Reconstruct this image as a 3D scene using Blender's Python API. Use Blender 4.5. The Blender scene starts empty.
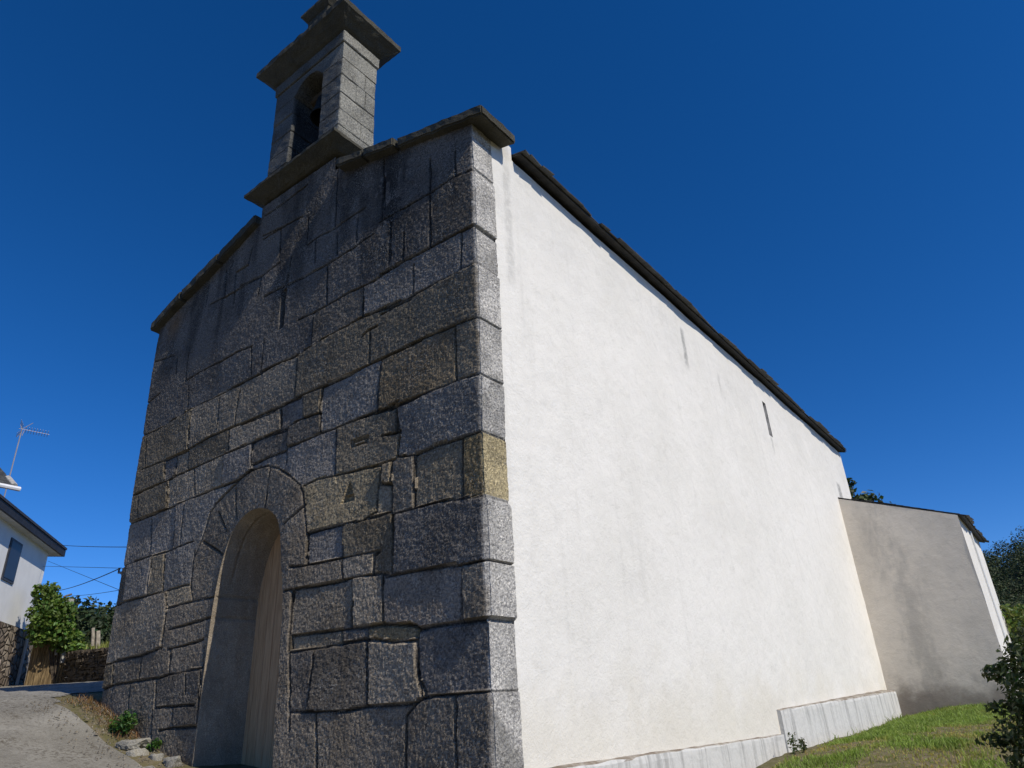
import bpy, bmesh, math, random
import numpy as np
from mathutils import Matrix, Vector, noise as mnoise

random.seed(7); rng = np.random.default_rng(11)
scene = bpy.context.scene
COL = scene.collection

# ------------------------------------------------------------------ camera, sky, sun, exposure
CAM = np.array([3.7891, -4.6522, 0.0])
ROT = np.array([[0.791519, 0.293198, 0.536221], [0.609062, -0.306070, -0.731686], [-0.050408, 0.905735, -0.420836]])
F = 690.0
cam_data = bpy.data.cameras.new("camera"); cam = bpy.data.objects.new("camera", cam_data); COL.objects.link(cam)
M = Matrix([list(ROT[i]) + [CAM[i]] for i in range(3)] + [[0, 0, 0, 1]])
cam.matrix_world = M
cam_data.sensor_width = 36.0; cam_data.lens = F / 1024 * 36.0
cam_data.clip_start = 0.05; cam_data.clip_end = 5000
scene.camera = cam

SUN_EL = math.radians(43.4); SUN_AZ = math.radians(-4.8)      # azimuth from +X, towards -Y
sun_dir = Vector((math.cos(SUN_EL) * math.cos(SUN_AZ), math.cos(SUN_EL) * math.sin(SUN_AZ), math.sin(SUN_EL)))
world = bpy.data.worlds.new("World"); scene.world = world; world.use_nodes = True
nt = world.node_tree; bg = nt.nodes["Background"]
sky = nt.nodes.new("ShaderNodeTexSky"); sky.sky_type = 'NISHITA'; sky.sun_disc = False
sky.sun_elevation = SUN_EL; sky.sun_rotation = math.atan2(sun_dir.x, sun_dir.y)
sky.altitude = 3500; sky.air_density = 1.0; sky.dust_density = 0.0; sky.ozone_density = 4.5
hs = nt.nodes.new("ShaderNodeHueSaturation"); hs.inputs["Saturation"].default_value = 1.28
nt.links.new(sky.outputs[0], hs.inputs["Color"]); tn = nt.nodes.new("ShaderNodeMix"); tn.data_type = 'RGBA'; tn.blend_type = 'MULTIPLY'; tn.inputs[0].default_value = 1.0; tn.inputs[7].default_value = (.95, .885, 1.03, 1)
nt.links.new(hs.outputs[0], tn.inputs[6]); nt.links.new(tn.outputs[2], bg.inputs[0])
bg.inputs[1].default_value = 0.13
sun_data = bpy.data.lights.new("sun", 'SUN'); sun_data.energy = 3.95; sun_data.angle = math.radians(0.53)
sun_data.color = (1.0, 0.93, 0.81)
sun = bpy.data.objects.new("sun", sun_data); COL.objects.link(sun)
sun.rotation_euler = sun_dir.to_track_quat('Z', 'Y').to_euler()
vs = scene.view_settings; vs.view_transform = 'Standard'; vs.look = 'None'; vs.exposure = 0.0; vs.gamma = 1.0
vs.use_curve_mapping = False

def at(px, py, dist):
    """world point on the sight line of a photo pixel at a horizontal distance"""
    d = ROT @ np.array([(px - 512) / F, -(py - 384) / F, -1.0])
    return CAM + d * (dist / math.hypot(d[0], d[1]))

# ------------------------------------------------------------------ object helpers
def tag(o, label=None, cat=None, group=None, kind=None):
    if label: o["label"] = label
    if cat: o["category"] = cat
    if group: o["group"] = group
    if kind: o["kind"] = kind
    return o
def empty(name, loc, label, cat, group=None):
    o = bpy.data.objects.new(name, None); COL.objects.link(o); o.location = loc; o.empty_display_size = .2
    return tag(o, label, cat, group)
def link(name, me, mat, parent=None):
    o = bpy.data.objects.new(name, me); COL.objects.link(o)
    if mat: me.materials.append(mat)
    if parent is not None:
        o.parent = parent; o.matrix_parent_inverse = Matrix.Translation(-Vector(parent.location)) if parent.type == 'EMPTY' else Matrix()
    return o
def mesh_np(name, V, Fc, cols=None, smooth=False):
    V = np.asarray(V, dtype=np.float32); Fc = np.asarray(Fc, dtype=np.int32)
    me = bpy.data.meshes.new(name); k = Fc.shape[1]
    me.vertices.add(len(V)); me.vertices.foreach_set("co", V.ravel())
    me.loops.add(Fc.size); me.loops.foreach_set("vertex_index", Fc.ravel())
    me.polygons.add(len(Fc)); me.polygons.foreach_set("loop_start", np.arange(0, Fc.size, k, dtype=np.int32))
    me.update(calc_edges=True)
    if cols is not None:
        a = me.attributes.new("tint", 'FLOAT_COLOR', 'POINT')
        c = np.ones((len(V), 4), np.float32); c[:, :3] = cols; a.data.foreach_set("color", c.ravel())
    me.polygons.foreach_set("use_smooth", np.full(len(Fc), smooth, dtype=bool))
    me.validate(); return me
def bm_link(name, bm, mat, parent=None, smooth=False):
    me = bpy.data.meshes.new(name); bm.normal_update(); bm.to_mesh(me); bm.free()
    if smooth: me.polygons.foreach_set("use_smooth", [True] * len(me.polygons))
    return link(name, me, mat, parent)

# value noise on numpy arrays
_T = rng.random((256, 256))
def vn2(x, y):
    xi = np.floor(x).astype(int); yi = np.floor(y).astype(int); fx = x - xi; fy = y - yi
    fx = fx * fx * (3 - 2 * fx); fy = fy * fy * (3 - 2 * fy)
    a = _T[xi & 255, yi & 255]; b = _T[(xi + 1) & 255, yi & 255]; c = _T[xi & 255, (yi + 1) & 255]; d = _T[(xi + 1) & 255, (yi + 1) & 255]
    return (a * (1 - fx) + b * fx) * (1 - fy) + (c * (1 - fx) + d * fx) * fy - 0.5
def fbm2(x, y, o=3):
    s = 0; a = 1.0
    for i in range(o):
        s = s + a * vn2(x * 2 ** i + 17.3 * i, y * 2 ** i + 5.1 * i); a *= .5
    return s
def sstep(a, b, x):
    t = np.clip((x - a) / (b - a), 0, 1); return t * t * (3 - 2 * t)

def box(bm, x0, x1, y0, y1, z0, z1, bev=0.0):
    r = bmesh.ops.create_cube(bm, size=1.0)
    vs_ = r['verts']
    for v in vs_:
        v.co = Vector(((x0 + x1) / 2 + v.co.x * (x1 - x0), (y0 + y1) / 2 + v.co.y * (y1 - y0), (z0 + z1) / 2 + v.co.z * (z1 - z0)))
    if bev > 0:
        es = list({e for v in vs_ for e in v.link_edges})
        bmesh.ops.bevel(bm, geom=es, offset=bev, segments=1, affect='EDGES', profile=0.5)
def rough(bm, cell=0.05, amp=0.01, freq=6.0, seed=0.0):
    """cut a mesh into small cells and weather it"""
    for _ in range(6):
        es = [e for e in bm.edges if e.calc_length() > cell * 1.6]
        if not es: break
        bmesh.ops.subdivide_edges(bm, edges=es, cuts=1, use_grid_fill=True)
    bmesh.ops.triangulate(bm, faces=[f for f in bm.faces if len(f.verts) > 4])
    for v in bm.verts:
        p = v.co * freq + Vector((seed, seed * 1.7, -seed))
        v.co = v.co + Vector((mnoise.noise(p), mnoise.noise(p + Vector((31, 0, 0))), mnoise.noise(p + Vector((0, 47, 0))))) * amp
def tube(bm, pts, r, n=6, r2=None):
    pts = [Vector(p) for p in pts]; rings = []
    for i, p in enumerate(pts):
        t = (pts[min(i + 1, len(pts) - 1)] - pts[max(i - 1, 0)]).normalized()
        a = t.orthogonal().normalized()
        if i and rings:
            a = (prev - t * prev.dot(t)).normalized()
        prev = a; b = t.cross(a); rr = r if r2 is None else r + (r2 - r) * i / (len(pts) - 1)
        rings.append([bm.verts.new(p + (a * math.cos(2 * math.pi * k / n) + b * math.sin(2 * math.pi * k / n)) * rr) for k in range(n)])
    for A, B in zip(rings, rings[1:]):
        for k in range(n): bm.faces.new((A[k], A[(k + 1) % n], B[(k + 1) % n], B[k]))
    bm.faces.new(rings[0][::-1]); bm.faces.new(rings[-1])
def prism(bm, poly, axis, a, b):
    """extrude a 2D outline; axis 'y': poly in (x,z); axis 'x': poly in (y,z); axis 'z': poly in (x,y)"""
    def P(p, t): return Vector((p[0], t, p[1])) if axis == 'y' else Vector((t, p[0], p[1])) if axis == 'x' else Vector((p[0], p[1], t))
    A = [bm.verts.new(P(p, a)) for p in poly]; B = [bm.verts.new(P(p, b)) for p in poly]
    n = len(poly)
    bm.faces.new(A); bm.faces.new(B[::-1])
    for i in range(n): bm.faces.new((A[i], B[i], B[(i + 1) % n], A[(i + 1) % n]))
    bmesh.ops.recalc_face_normals(bm, faces=bm.faces[:])

# ------------------------------------------------------------------ materials
class NB:
    def __init__(s, name, rough=0.85, spec=0.25):
        s.m = bpy.data.materials.new(name); s.m.use_nodes = True; s.t = s.m.node_tree
        s.b = s.t.nodes["Principled BSDF"]; s.b.inputs["Roughness"].default_value = rough
        s.b.inputs["Specular IOR Level"].default_value = spec
        s.tc = s.n("ShaderNodeTexCoord").outputs["Object"]
    def n(s, kind, **kw):
        k = s.t.nodes.new(kind)
        for a, b in kw.items(): setattr(k, a, b)
        return k
    def l(s, a, b): s.t.links.new(a, b)
    def mapped(s, scale):
        mp = s.n("ShaderNodeMapping"); mp.inputs["Scale"].default_value = scale; s.l(s.tc, mp.inputs[0]); return mp.outputs[0]
    def noise(s, scale, detail=4, rough=0.55, vec=None):
        k = s.n("ShaderNodeTexNoise"); k.inputs["Scale"].default_value = scale; k.inputs["Detail"].default_value = detail
        k.inputs["Roughness"].default_value = rough; s.l(vec if vec is not None else s.tc, k.inputs["Vector"]); return k.outputs["Fac"]
    def ramp(s, fac, lo, hi, a=0.0, b=1.0):
        k = s.n("ShaderNodeMapRange", interpolation_type='SMOOTHSTEP'); k.inputs[1].default_value = lo; k.inputs[2].default_value = hi
        k.inputs[3].default_value = a; k.inputs[4].default_value = b; s.l(fac, k.inputs[0]); return k.outputs[0]
    def mix(s, fac, A, B, mode='MIX'):
        k = s.n("ShaderNodeMix", data_type='RGBA', blend_type=mode)
        for v, i in ((fac, 0), (A, 6), (B, 7)):
            if isinstance(v, (int, float)): k.inputs[i].default_value = v
            elif isinstance(v, tuple): k.inputs[i].default_value = (*v, 1)
            else: s.l(v, k.inputs[i])
        return k.outputs[2]
    def math(s, op, a, b):
        k = s.n("ShaderNodeMath", operation=op)
        for v, i in ((a, 0), (b, 1)):
            if isinstance(v, (int, float)): k.inputs[i].default_value = v
            else: s.l(v, k.inputs[i])
        return k.outputs[0]
    def attr(s, name="tint"):
        k = s.n("ShaderNodeAttribute"); k.attribute_name = name; return k.outputs["Color"]
    def bump(s, h, strength=0.4, dist=0.02):
        k = s.n("ShaderNodeBump"); k.inputs["Strength"].default_value = strength; k.inputs["Distance"].default_value = dist
        s.l(h, k.inputs["Height"]); s.l(k.outputs[0], s.b.inputs["Normal"])
    def out(s, col):
        if isinstance(col, tuple): s.b.inputs["Base Color"].default_value = (*col, 1)
        else: s.l(col, s.b.inputs["Base Color"])
        return s.m

def plain(name, col, rough=0.7, var=0.25, scale=6.0, bump=0.0, bscale=40.0, spec=0.25, metal=0.0):
    b = NB(name, rough, spec); b.b.inputs["Metallic"].default_value = metal
    n = b.noise(scale, 5)
    dark = tuple(c * (1 - var) for c in col); light = tuple(min(1, c * (1 + var)) for c in col)
    if bump: b.bump(b.noise(bscale, 4), bump, 0.01)
    return b.out(b.mix(b.ramp(n, .3, .7), dark, light))

def stone_mat(name, base, tinted=True, lichen=0.3, lcol=(.36, .36, .34), fine=90.0):
    b = NB(name, 0.9, 0.2)
    g = b.noise(fine, 3, .7); m = b.noise(9, 5, .6)
    col = b.mix(b.ramp(g, .36, .66), tuple(c * .62 for c in base), tuple(c * 1.3 for c in base))
    if tinted:
        col = b.mix(b.ramp(b.noise(36, 6, .85), .42, .60), b.mix(1.0, col, (.42, .42, .44), 'MULTIPLY'), b.mix(1.0, col, (1.35, 1.33, 1.28), 'MULTIPLY'))
        col = b.mix(b.ramp(b.noise(3.2, 6, .7), .50, .66, 0, .5), col, b.mix(1.0, col, (.55, .54, .50), 'MULTIPLY'))
    col = b.mix(b.ramp(m, .35, .65, 0, .5), col, tuple(c * .7 for c in base))
    if tinted: col = b.mix(1.0, col, b.attr(), 'MULTIPLY')
    rg = b.ramp(b.noise(1.35, 4, .6), .40, .60, .18, 1.0)
    if lichen > 0:
        sp = b.math('MULTIPLY', b.ramp(b.noise(58, 4, .85), .55, .585), b.ramp(b.noise(1.9, 4), .40, .60))
        sp2 = b.math('MULTIPLY', b.ramp(b.noise(11, 6, .75), .60, .68), .6)
        col = b.mix(b.math('MULTIPLY', b.math('MULTIPLY', b.math('MAXIMUM', sp, sp2), rg), lichen), col, lcol)
    b.bump(b.math('ADD', b.math('MULTIPLY', b.math('MULTIPLY', b.noise(60, 5, .8), rg), 1.3), b.math('MULTIPLY', b.noise(20, 4, .7), .8)), 1.0, 0.022)
    return b.out(col)

M_STONE = stone_mat("facade granite", (.70, .60, .48), lichen=.75, lcol=(.50, .48, .43))
M_BELL_STONE = stone_mat("bellcote granite", (.30, .30, .28), lichen=.4)
M_CORNICE = stone_mat("cornice granite with lichen", (.088, .082, .062), tinted=False, lichen=.4, lcol=(.20, .19, .14))
M_REVEAL = stone_mat("door reveal granite", (.42, .35, .26), tinted=False, lichen=.1)

def plaster_mat(name, base, dirt, stains=(), damp=False):
    b = NB(name, 0.9, 0.15)
    n1 = b.noise(.55, 5, .6); n2 = b.noise(5, 6, .7); n3 = b.noise(1.0, 4, .6, b.mapped((1, 4, .35)))
    col = b.mix(b.ramp(n1, .38, .68, 0, .5), base, dirt)
    col = b.mix(b.ramp(n2, .52, .72, 0, .32), col, tuple(c * .80 for c in dirt))
    col = b.mix(b.ramp(n3, .55, .75, 0, .35), col, tuple(c * .88 for c in dirt))
    sep = b.n("ShaderNodeSeparateXYZ"); b.l(b.tc, sep.inputs[0])
    for (y0, w, z0, z1, amt) in stains:          # grey run-off streaks at known places of the wall
        wob = b.math('MULTIPLY', b.math('SUBTRACT', b.noise(4, 3), .5), .16)
        dy = b.math('ABSOLUTE', b.math('ADD', b.math('SUBTRACT', sep.outputs[1], y0), wob), 0)
        k = b.ramp(dy, w, w * .25)
        kz = b.math('MULTIPLY', b.ramp(sep.outputs[2], z0 - .1, z0 + .25), b.ramp(sep.outputs[2], z1 + .05, z1 - .1))
        k = b.math('MULTIPLY', b.math('MULTIPLY', k, kz), b.ramp(b.noise(14, 4), .3, .6, .4, 1))
        col = b.mix(b.math('MULTIPLY', k, amt), col, (.20, .20, .19))
    if stains:
        zc = b.math('ADD', sep.outputs[2], b.math('MULTIPLY', b.math('SUBTRACT', b.noise(.9, 5, .65), .5), 2.6))
        col = b.mix(b.ramp(zc, .55, -.55, 0, .42), col, (.66, .61, .49))
        col = b.mix(b.ramp(zc, 4.2, 6.4, 0, .34), col, (.58, .57, .54))
        fs = b.math('MULTIPLY', b.ramp(b.noise(2.0, 5, .7, b.mapped((1, 2.4, .16))), .56, .72), b.ramp(zc, 3.2, 6.0))
        col = b.mix(b.math('MULTIPLY', fs, .2), col, (.47, .46, .43))
    if damp:
        bx_ = b.math('ABSOLUTE', b.math('SUBTRACT', sep.outputs[0], .85), 0); k = b.math('MULTIPLY', b.ramp(b.noise(1.3, 6, .7, b.mapped((1.0, 1, .45))), .42, .62, .08, .42), b.ramp(bx_, .85, .15, .28, 1)); col = b.mix(k, col, (.26, .25, .23))
        zz = b.math('ADD', sep.outputs[2], b.math('MULTIPLY', b.noise(2.2, 5, .65), -1.1))
        col = b.mix(b.ramp(zz, -.35, -1.0, 0, .7), col, (.16, .125, .095))
    b.bump(b.math('ADD', b.math('MULTIPLY', b.noise(3.2, 5, .6), 1.6), b.math('MULTIPLY', b.noise(45, 4, .7), .45)), .5, .03)
    return b.out(col)
M_PLASTER = plaster_mat("white plaster", (.815, .787, .725), (.72, .695, .63),
    [(5.55, .10, 4.95, 5.75, .75), (7.0, .07, 4.9, 5.4, .3), (.62, .10, 4.2, 6.3, .28), (9.62, .09, 4.45, 4.9, .35), (15.05, .28, 4.35, 4.95, .75)])
M_ANNEX = plaster_mat("grey cement render", (.86, .765, .63), (.68, .61, .505), damp=True)
# ------------------------------------------------------------------ ground shape
LX = np.array([-400, -120, -60, -40, -25, -20, -16, -13.5, -11, -8.6, -7.4, -6.65, -5.95, -5.46, -4.47, -3.4, -1.5, 0, 2, 4, 30, 100, 400.])
LZ = np.array([40, 12, 5.2, 3.0, 1.2, .90, .74, .74, .62, .50, .36, .22, 0.0, -.16, -.42, -.56, -.80, -.98, -1.25, -1.45, -2.2, -3, -3])
RY = np.array([-400, -60, -12, -4.65, 0, 5, 6, 13.7, 18, 40, 120, 400.])
RZ = np.array([-6, -3, -1.75, -1.45, -1.02, -.86, -.72, -.56, -.5, -.1, 2.0, 8])
def ground_z(x, y):
    x = np.asarray(x, float); y = np.asarray(y, float)
    l = np.interp(x, LX, LZ); r = np.interp(y, RY, RZ)
    l = l + (np.clip(y, 0, 7) * .06 + np.clip(y - 7, 0, 50) * .01) * sstep(-7, -12, x) + .03 * sstep(-.9, 0, y) * sstep(-5.2, -6.2, x) * sstep(-9.5, -7.2, x)
    t = sstep(-1.5, 1.5, x)
    return l * (1 - t) + r * t + .02 * fbm2(x * 1.3, y * 1.3) * sstep(60, 20, abs(x) + abs(y))

# ------------------------------------------------------------------ the church
church = empty("church", (-3.4, 8, -.6), "old church with dark granite front, arched doorway, bell gable and long white side wall", "church")
JOINTS = [
  [(-1.1,5.47),(-0.66,5.47),(-0.26,5.5),(0.05,5.44)],
  [(-0.66,6.01),(-0.64,5.48)],
  [(-0.26,5.93),(-0.26,5.51)],
  [(-1.45,6.18),(-1.43,5.65)],
  [(-0.71,5.47),(-0.99,5.48),(-1.51,5.5)],
  [(-1.47,4.7),(-1.13,4.72),(-0.63,4.7),(-0.19,4.69),(0.01,4.68)],
  [(-0.64,5.44),(-0.65,4.72)],
  [(-1.06,5.11),(-1.07,4.74)],
  [(-0.91,4.59),(-0.92,4.19)],
  [(-0.19,4.68),(-0.21,4.2)],
  [(-1.3,5.32),(-1.29,4.86)],
  [(-1.45,4.15),(-1.12,4.18),(-0.9,4.19)],
  [(-0.97,4.18),(-0.63,4.2),(-0.22,4.2),(0.01,4.2)],
  [(-1.42,3.57),(-0.94,3.59),(-0.59,3.57),(-0.3,3.57),(0.03,3.54)],
  [(-0.31,3.54),(-0.3,2.94)],
  [(-1.25,2.9),(-1.02,2.93),(-0.64,2.92),(-0.3,2.93),(0.01,2.91)],
  [(-1.4,2.93),(-1.13,2.96)],
  [(-1.14,2.35),(-0.87,2.3),(-0.6,2.33),(-0.27,2.32),(-0.0,2.32)],
  [(-1.16,2.88),(-1.11,2.64)],
  [(-1.09,2.61),(-1.13,2.34)],
  [(-0.88,2.28),(-0.88,1.77)],
  [(-0.26,2.31),(-0.26,1.73)],
  [(-1.2,2.3),(-1.18,1.78)],
  [(-1.17,1.75),(-0.84,1.76),(-0.5,1.75),(-0.25,1.72),(0.0,1.7)],
  [(-1.36,2.1),(-1.2,2.07)],
  [(-1.34,2.32),(-1.34,2.1)],
  [(-1.25,1.16),(-0.84,1.16),(-0.51,1.15),(-0.28,1.13),(-0.01,1.13)],
  [(-1.17,1.75),(-1.14,1.18)],
  [(-0.27,1.11),(-0.29,0.67)],
  [(-1.29,1.19),(-1.27,0.78)],
  [(-2.52,0.75),(-1.83,0.74),(-1.47,0.73),(-1.22,0.73),(-0.87,0.69),(-0.81,0.65),(-0.58,0.65),(-0.02,0.65)],
  [(-1.7,0.91),(-1.68,0.74)],
  [(-1.27,0.87),(-1.27,0.74)],
  [(-0.83,0.66),(-0.82,0.27),(-0.75,0.11)],
  [(-2.5,0.59),(-2.15,0.6),(-1.78,0.61),(-1.49,0.62),(-1.13,0.57),(-0.83,0.56)],
  [(-1.82,0.73),(-1.8,0.61)],
  [(-1.48,0.73),(-1.44,0.06)],
  [(-2.17,0.6),(-2.22,0.03)],
  [(-2.54,0.75),(-2.44,-0.12)],
  [(-2.46,0.04),(-2.22,0.03),(-1.95,0.03),(-1.77,0.01),(-1.43,0.05),(-1.15,0.05),(-0.83,0.05)],
  [(-1.27,0.04),(-0.83,0.05),(-0.73,0.09),(-0.52,0.1),(-0.36,0.1),(-0.01,0.1),(0.08,0.11)],
  [(-0.82,0.49),(-0.8,0.26),(-0.71,0.11)],
  [(-0.94,-0.43),(-0.95,-0.04),(-0.83,0.04)],
  [(-0.38,0.1),(-0.37,-0.43)],
  [(-2.09,0.02),(-2.07,-0.13)],
  [(-2.46,0.04),(-2.12,0.04)],
  [(-2.09,0.01),(-2.04,-0.44)],
  [(-2.39,1.78),(-1.92,1.78),(-1.53,1.77),(-1.39,1.77),(-1.21,1.78)],
  [(-1.88,1.75),(-1.85,1.44)],
  [(-2.4,1.79),(-2.36,1.43)],
  [(-2.35,1.44),(-2.08,1.43),(-1.86,1.44),(-1.33,1.42)],
  [(-1.33,1.42),(-1.4,1.39)],
  [(-1.85,1.41),(-1.84,1.22)],
  [(-1.41,1.4),(-1.41,1.22)],
  [(-2.69,1.21),(-2.26,1.2),(-1.82,1.21),(-1.68,1.22),(-1.32,1.21),(-1.17,1.16)],
  [(-2.56,1.19),(-2.54,0.91)],
  [(-1.7,1.2),(-1.68,0.82)],
  [(-1.28,1.2),(-1.27,0.78)],
  [(-1.13,1.74),(-1.15,1.17)],
  [(-3.23,3.49),(-3.17,3.2)],
  [(-2.79,3.47),(-2.76,3.25)],
  [(-2.44,3.38),(-2.4,2.95)],
  [(-1.44,3.07),(-1.46,2.95)],
  [(-4.11,3.53),(-3.49,3.51),(-3.23,3.54)],
  [(-4.05,3.21),(-3.77,3.2),(-3.4,3.19),(-3.05,3.17),(-3.03,3.22),(-2.76,3.23),(-2.42,3.21)],
  [(-2.99,2.93),(-2.66,2.93),(-2.4,2.95),(-2.16,2.94),(-1.89,2.95),(-1.49,2.96),(-1.15,2.91)],
  [(-3.05,3.17),(-3.01,2.72)],
  [(-2.12,2.91),(-2.09,2.36)],
  [(-1.15,2.89),(-1.15,2.63)],
  [(-1.37,2.64),(-1.08,2.61)],
  [(-3.74,2.88),(-3.44,2.9),(-3.02,2.89)],
  [(-2.6,2.36),(-2.38,2.39),(-2.08,2.36),(-1.85,2.35),(-1.36,2.32),(-1.13,2.32)],
  [(-1.35,2.3),(-1.39,2.08),(-1.41,1.82),(-1.57,1.78)],
  [(-1.2,2.28),(-1.19,2.07)],
  [(-1.35,2.1),(-1.19,2.06)],
  [(-3.79,3.19),(-3.75,2.9)],
  [(-3.78,4.2),(-3.44,4.2),(-2.98,4.17),(-2.67,4.2),(-2.25,4.22),(-1.8,4.24),(-1.58,4.23),(-1.24,4.18),(-0.96,4.15)],
  [(-2.71,4.69),(-2.73,4.22)],
  [(-1.77,4.48),(-1.76,4.26)],
  [(-2.97,4.15),(-2.96,3.58)],
  [(-1.42,3.54),(-1.47,2.93)],
  [(-3.67,3.54),(-3.24,3.54),(-2.96,3.56),(-2.42,3.54),(-1.97,3.55),(-1.5,3.57),(-1.17,3.57),(-0.8,3.57)],
  [(-2.42,3.54),(-2.43,3.22)],
  [(-2.79,3.53),(-2.77,3.28)],
  [(-3.24,3.52),(-3.21,3.34)],
  [(-1.47,2.93),(-1.13,2.91),(-0.8,2.91)],
  [(-1.77,2.95),(-1.47,2.93)],
  [(-3.04,6.39),(-3.02,5.89)],
  [(-3.67,6.46),(-3.62,6.05)],
  [(-2.43,6.36),(-2.42,5.91)],
  [(-1.95,5.81),(-1.94,5.41)],
  [(-2.35,5.79),(-2.32,5.4)],
  [(-2.82,5.9),(-2.79,5.5)],
  [(-3.33,5.85),(-3.37,5.41)],
  [(-4.1,6.53),(-3.6,6.51),(-3.16,6.48)],
  [(-4.58,5.91),(-4.02,5.83),(-3.6,5.88)],
  [(-3.87,5.42),(-3.37,5.38),(-2.95,5.35),(-2.41,5.34),(-1.95,5.35),(-1.6,5.37)],
  [(-3.02,5.89),(-2.75,5.92),(-2.42,5.88),(-2.17,5.9),(-1.81,5.89)],
  [(-3.04,4.71),(-2.72,4.69),(-2.44,4.69),(-2.02,4.7),(-1.57,4.66),(-1.3,4.7),(-1.14,4.71)],
  [(-2.5,5.31),(-2.46,4.72)],
  [(-1.76,4.68),(-1.75,4.26)],
  [(-1.3,5.38),(-1.31,4.81)],
  [(-1.77,4.24),(-1.39,4.22),(-1.12,4.21)],
  [(-4.14,6.99),(-3.86,6.96),(-3.12,7.02)],
  [(-2.45,6.92),(-2.43,6.02)],
  [(-1.48,6.5),(-1.47,5.52)],
  [(-2.21,6.83),(-1.55,6.65)],
  [(-4.15,6.61),(-3.64,6.52),(-3.3,6.49)],
  [(-4.77,6.24),(-4.44,6.23)],
  [(-5.44,5.95),(-4.74,5.86),(-4.38,5.86),(-4.02,5.81)],
  [(-4.38,6.51),(-4.44,6.23)],
  [(-4.77,6.24),(-4.69,5.64)],
  [(-5.57,6.39),(-5.57,5.95)],
  [(-5.09,6.44),(-4.99,5.88)],
  [(-3.67,6.48),(-3.63,5.99)],
  [(-4.02,5.81),(-4.04,5.5)],
  [(-3.87,5.41),(-3.4,5.39)],
  [(-6.89,4.67),(-6.53,4.75)],
  [(-5.82,5.33),(-5.79,4.72)],
  [(-6.17,5.26),(-6.12,4.94)],
  [(-6.9,5.43),(-6.28,5.33)],
  [(-5.79,4.72),(-5.4,4.75),(-4.78,4.72)],
  [(-4.78,4.72),(-4.42,4.72),(-4.04,4.68)],
  [(-4.04,4.65),(-3.97,4.2)],
  [(-3.75,4.67),(-3.76,4.2)],
  [(-6.85,4.12),(-6.46,4.09),(-5.67,4.15),(-5.25,4.17),(-4.73,4.16),(-4.24,4.17),(-3.95,4.17),(-3.46,4.19),(-3.0,4.19)],
  [(-5.67,4.61),(-5.58,4.15)],
  [(-5.45,4.11),(-5.39,3.66)],
  [(-4.72,4.11),(-4.68,3.63)],
  [(-4.23,4.05),(-4.26,3.58)],
  [(-4.86,3.56),(-4.26,3.55),(-3.56,3.55),(-3.23,3.54),(-2.84,3.53)],
  [(-3.25,3.52),(-3.19,3.23)],
  [(-3.54,3.21),(-3.19,3.21),(-3.03,3.19)],
  [(-2.97,4.2),(-2.96,3.58)],
  [(-6.67,3.52),(-5.94,3.49),(-5.47,3.5),(-4.77,3.57)],
  [(-6.7,4.02),(-6.57,3.55)],
  [(-5.44,3.83),(-5.31,3.21)],
  [(-4.37,3.53),(-4.32,3.23)],
  [(-6.77,3.14),(-5.88,3.15),(-5.59,3.18),(-5.14,3.19),(-4.39,3.2),(-3.75,3.19),(-3.61,3.22)],
  [(-5.98,3.48),(-5.9,3.17)],
  [(-5.68,3.51),(-5.63,3.19)],
  [(-5.14,3.17),(-5.04,2.79)],
  [(-4.43,3.16),(-4.39,2.8)],
  [(-3.78,3.17),(-3.74,2.83)],
  [(-6.78,2.71),(-6.13,2.71),(-5.34,2.74),(-4.58,2.75),(-4.01,2.75),(-3.75,2.8),(-3.54,2.82)],
  [(-5.8,3.11),(-5.71,2.75)],
  [(-6.61,3.08),(-6.5,2.7)],
  [(-5.26,2.73),(-5.21,2.12)],
  [(-5.49,2.71),(-5.4,2.14)],
  [(-6.13,2.66),(-6.02,2.2)],
  [(-6.79,2.08),(-5.91,2.1),(-5.58,2.1),(-4.89,2.13)],
  [(-6.56,2.06),(-6.5,1.55)],
  [(-5.89,2.08),(-5.85,1.58)],
  [(-5.58,2.07),(-5.46,1.57)],
  [(-6.75,1.52),(-6.45,1.55),(-5.84,1.57),(-5.54,1.56),(-5.34,1.57),(-4.86,1.58)],
  [(-4.82,1.56),(-4.73,1.38)],
  [(-5.29,1.33),(-4.76,1.36),(-4.24,1.36)],
  [(-5.16,1.07),(-4.28,1.12)],
  [(-5.12,0.83),(-4.39,0.88)],
  [(-5.27,1.31),(-5.27,0.85)],
  [(-5.38,1.56),(-5.29,1.33)],
  [(-6.38,0.8),(-5.8,0.81),(-5.35,0.85),(-5.28,0.86)],
  [(-5.04,0.83),(-5.02,0.7)],
  [(-6.67,0.77),(-5.72,0.8),(-5.28,0.86)],
  [(-6.63,0.46),(-6.39,0.49),(-5.74,0.51),(-5.28,0.51),(-4.96,0.54),(-4.35,0.56)],
  [(-5.72,0.8),(-5.71,0.5)],
  [(-5.06,0.82),(-5.0,0.55)],
  [(-6.45,0.76),(-6.35,0.3)],
  [(-5.92,0.48),(-5.84,0.14)],
  [(-5.28,0.48),(-5.21,0.19)],
  [(-4.66,0.53),(-4.6,0.31)],
  [(-4.35,0.79),(-4.33,0.56)],
  [(-5.21,0.18),(-4.38,0.18)],
  [(-4.83,0.17),(-4.78,-0.04)],
  [(-5.05,-0.07),(-4.75,-0.05),(-4.3,-0.05)],
  [(-4.35,0.56),(-4.24,-0.35)],
  [(-5.25,0.15),(-5.14,-0.34)],
  [(-4.81,1.93),(-4.71,2.11),(-4.57,2.45),(-4.45,2.55),(-4.13,2.69),(-4.0,2.74),(-3.75,2.82),(-3.42,2.8),(-3.19,2.72),(-2.92,2.56),(-2.66,2.37),(-2.6,2.28),(-2.48,1.97),(-2.4,1.75),(-2.38,1.5)],
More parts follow.
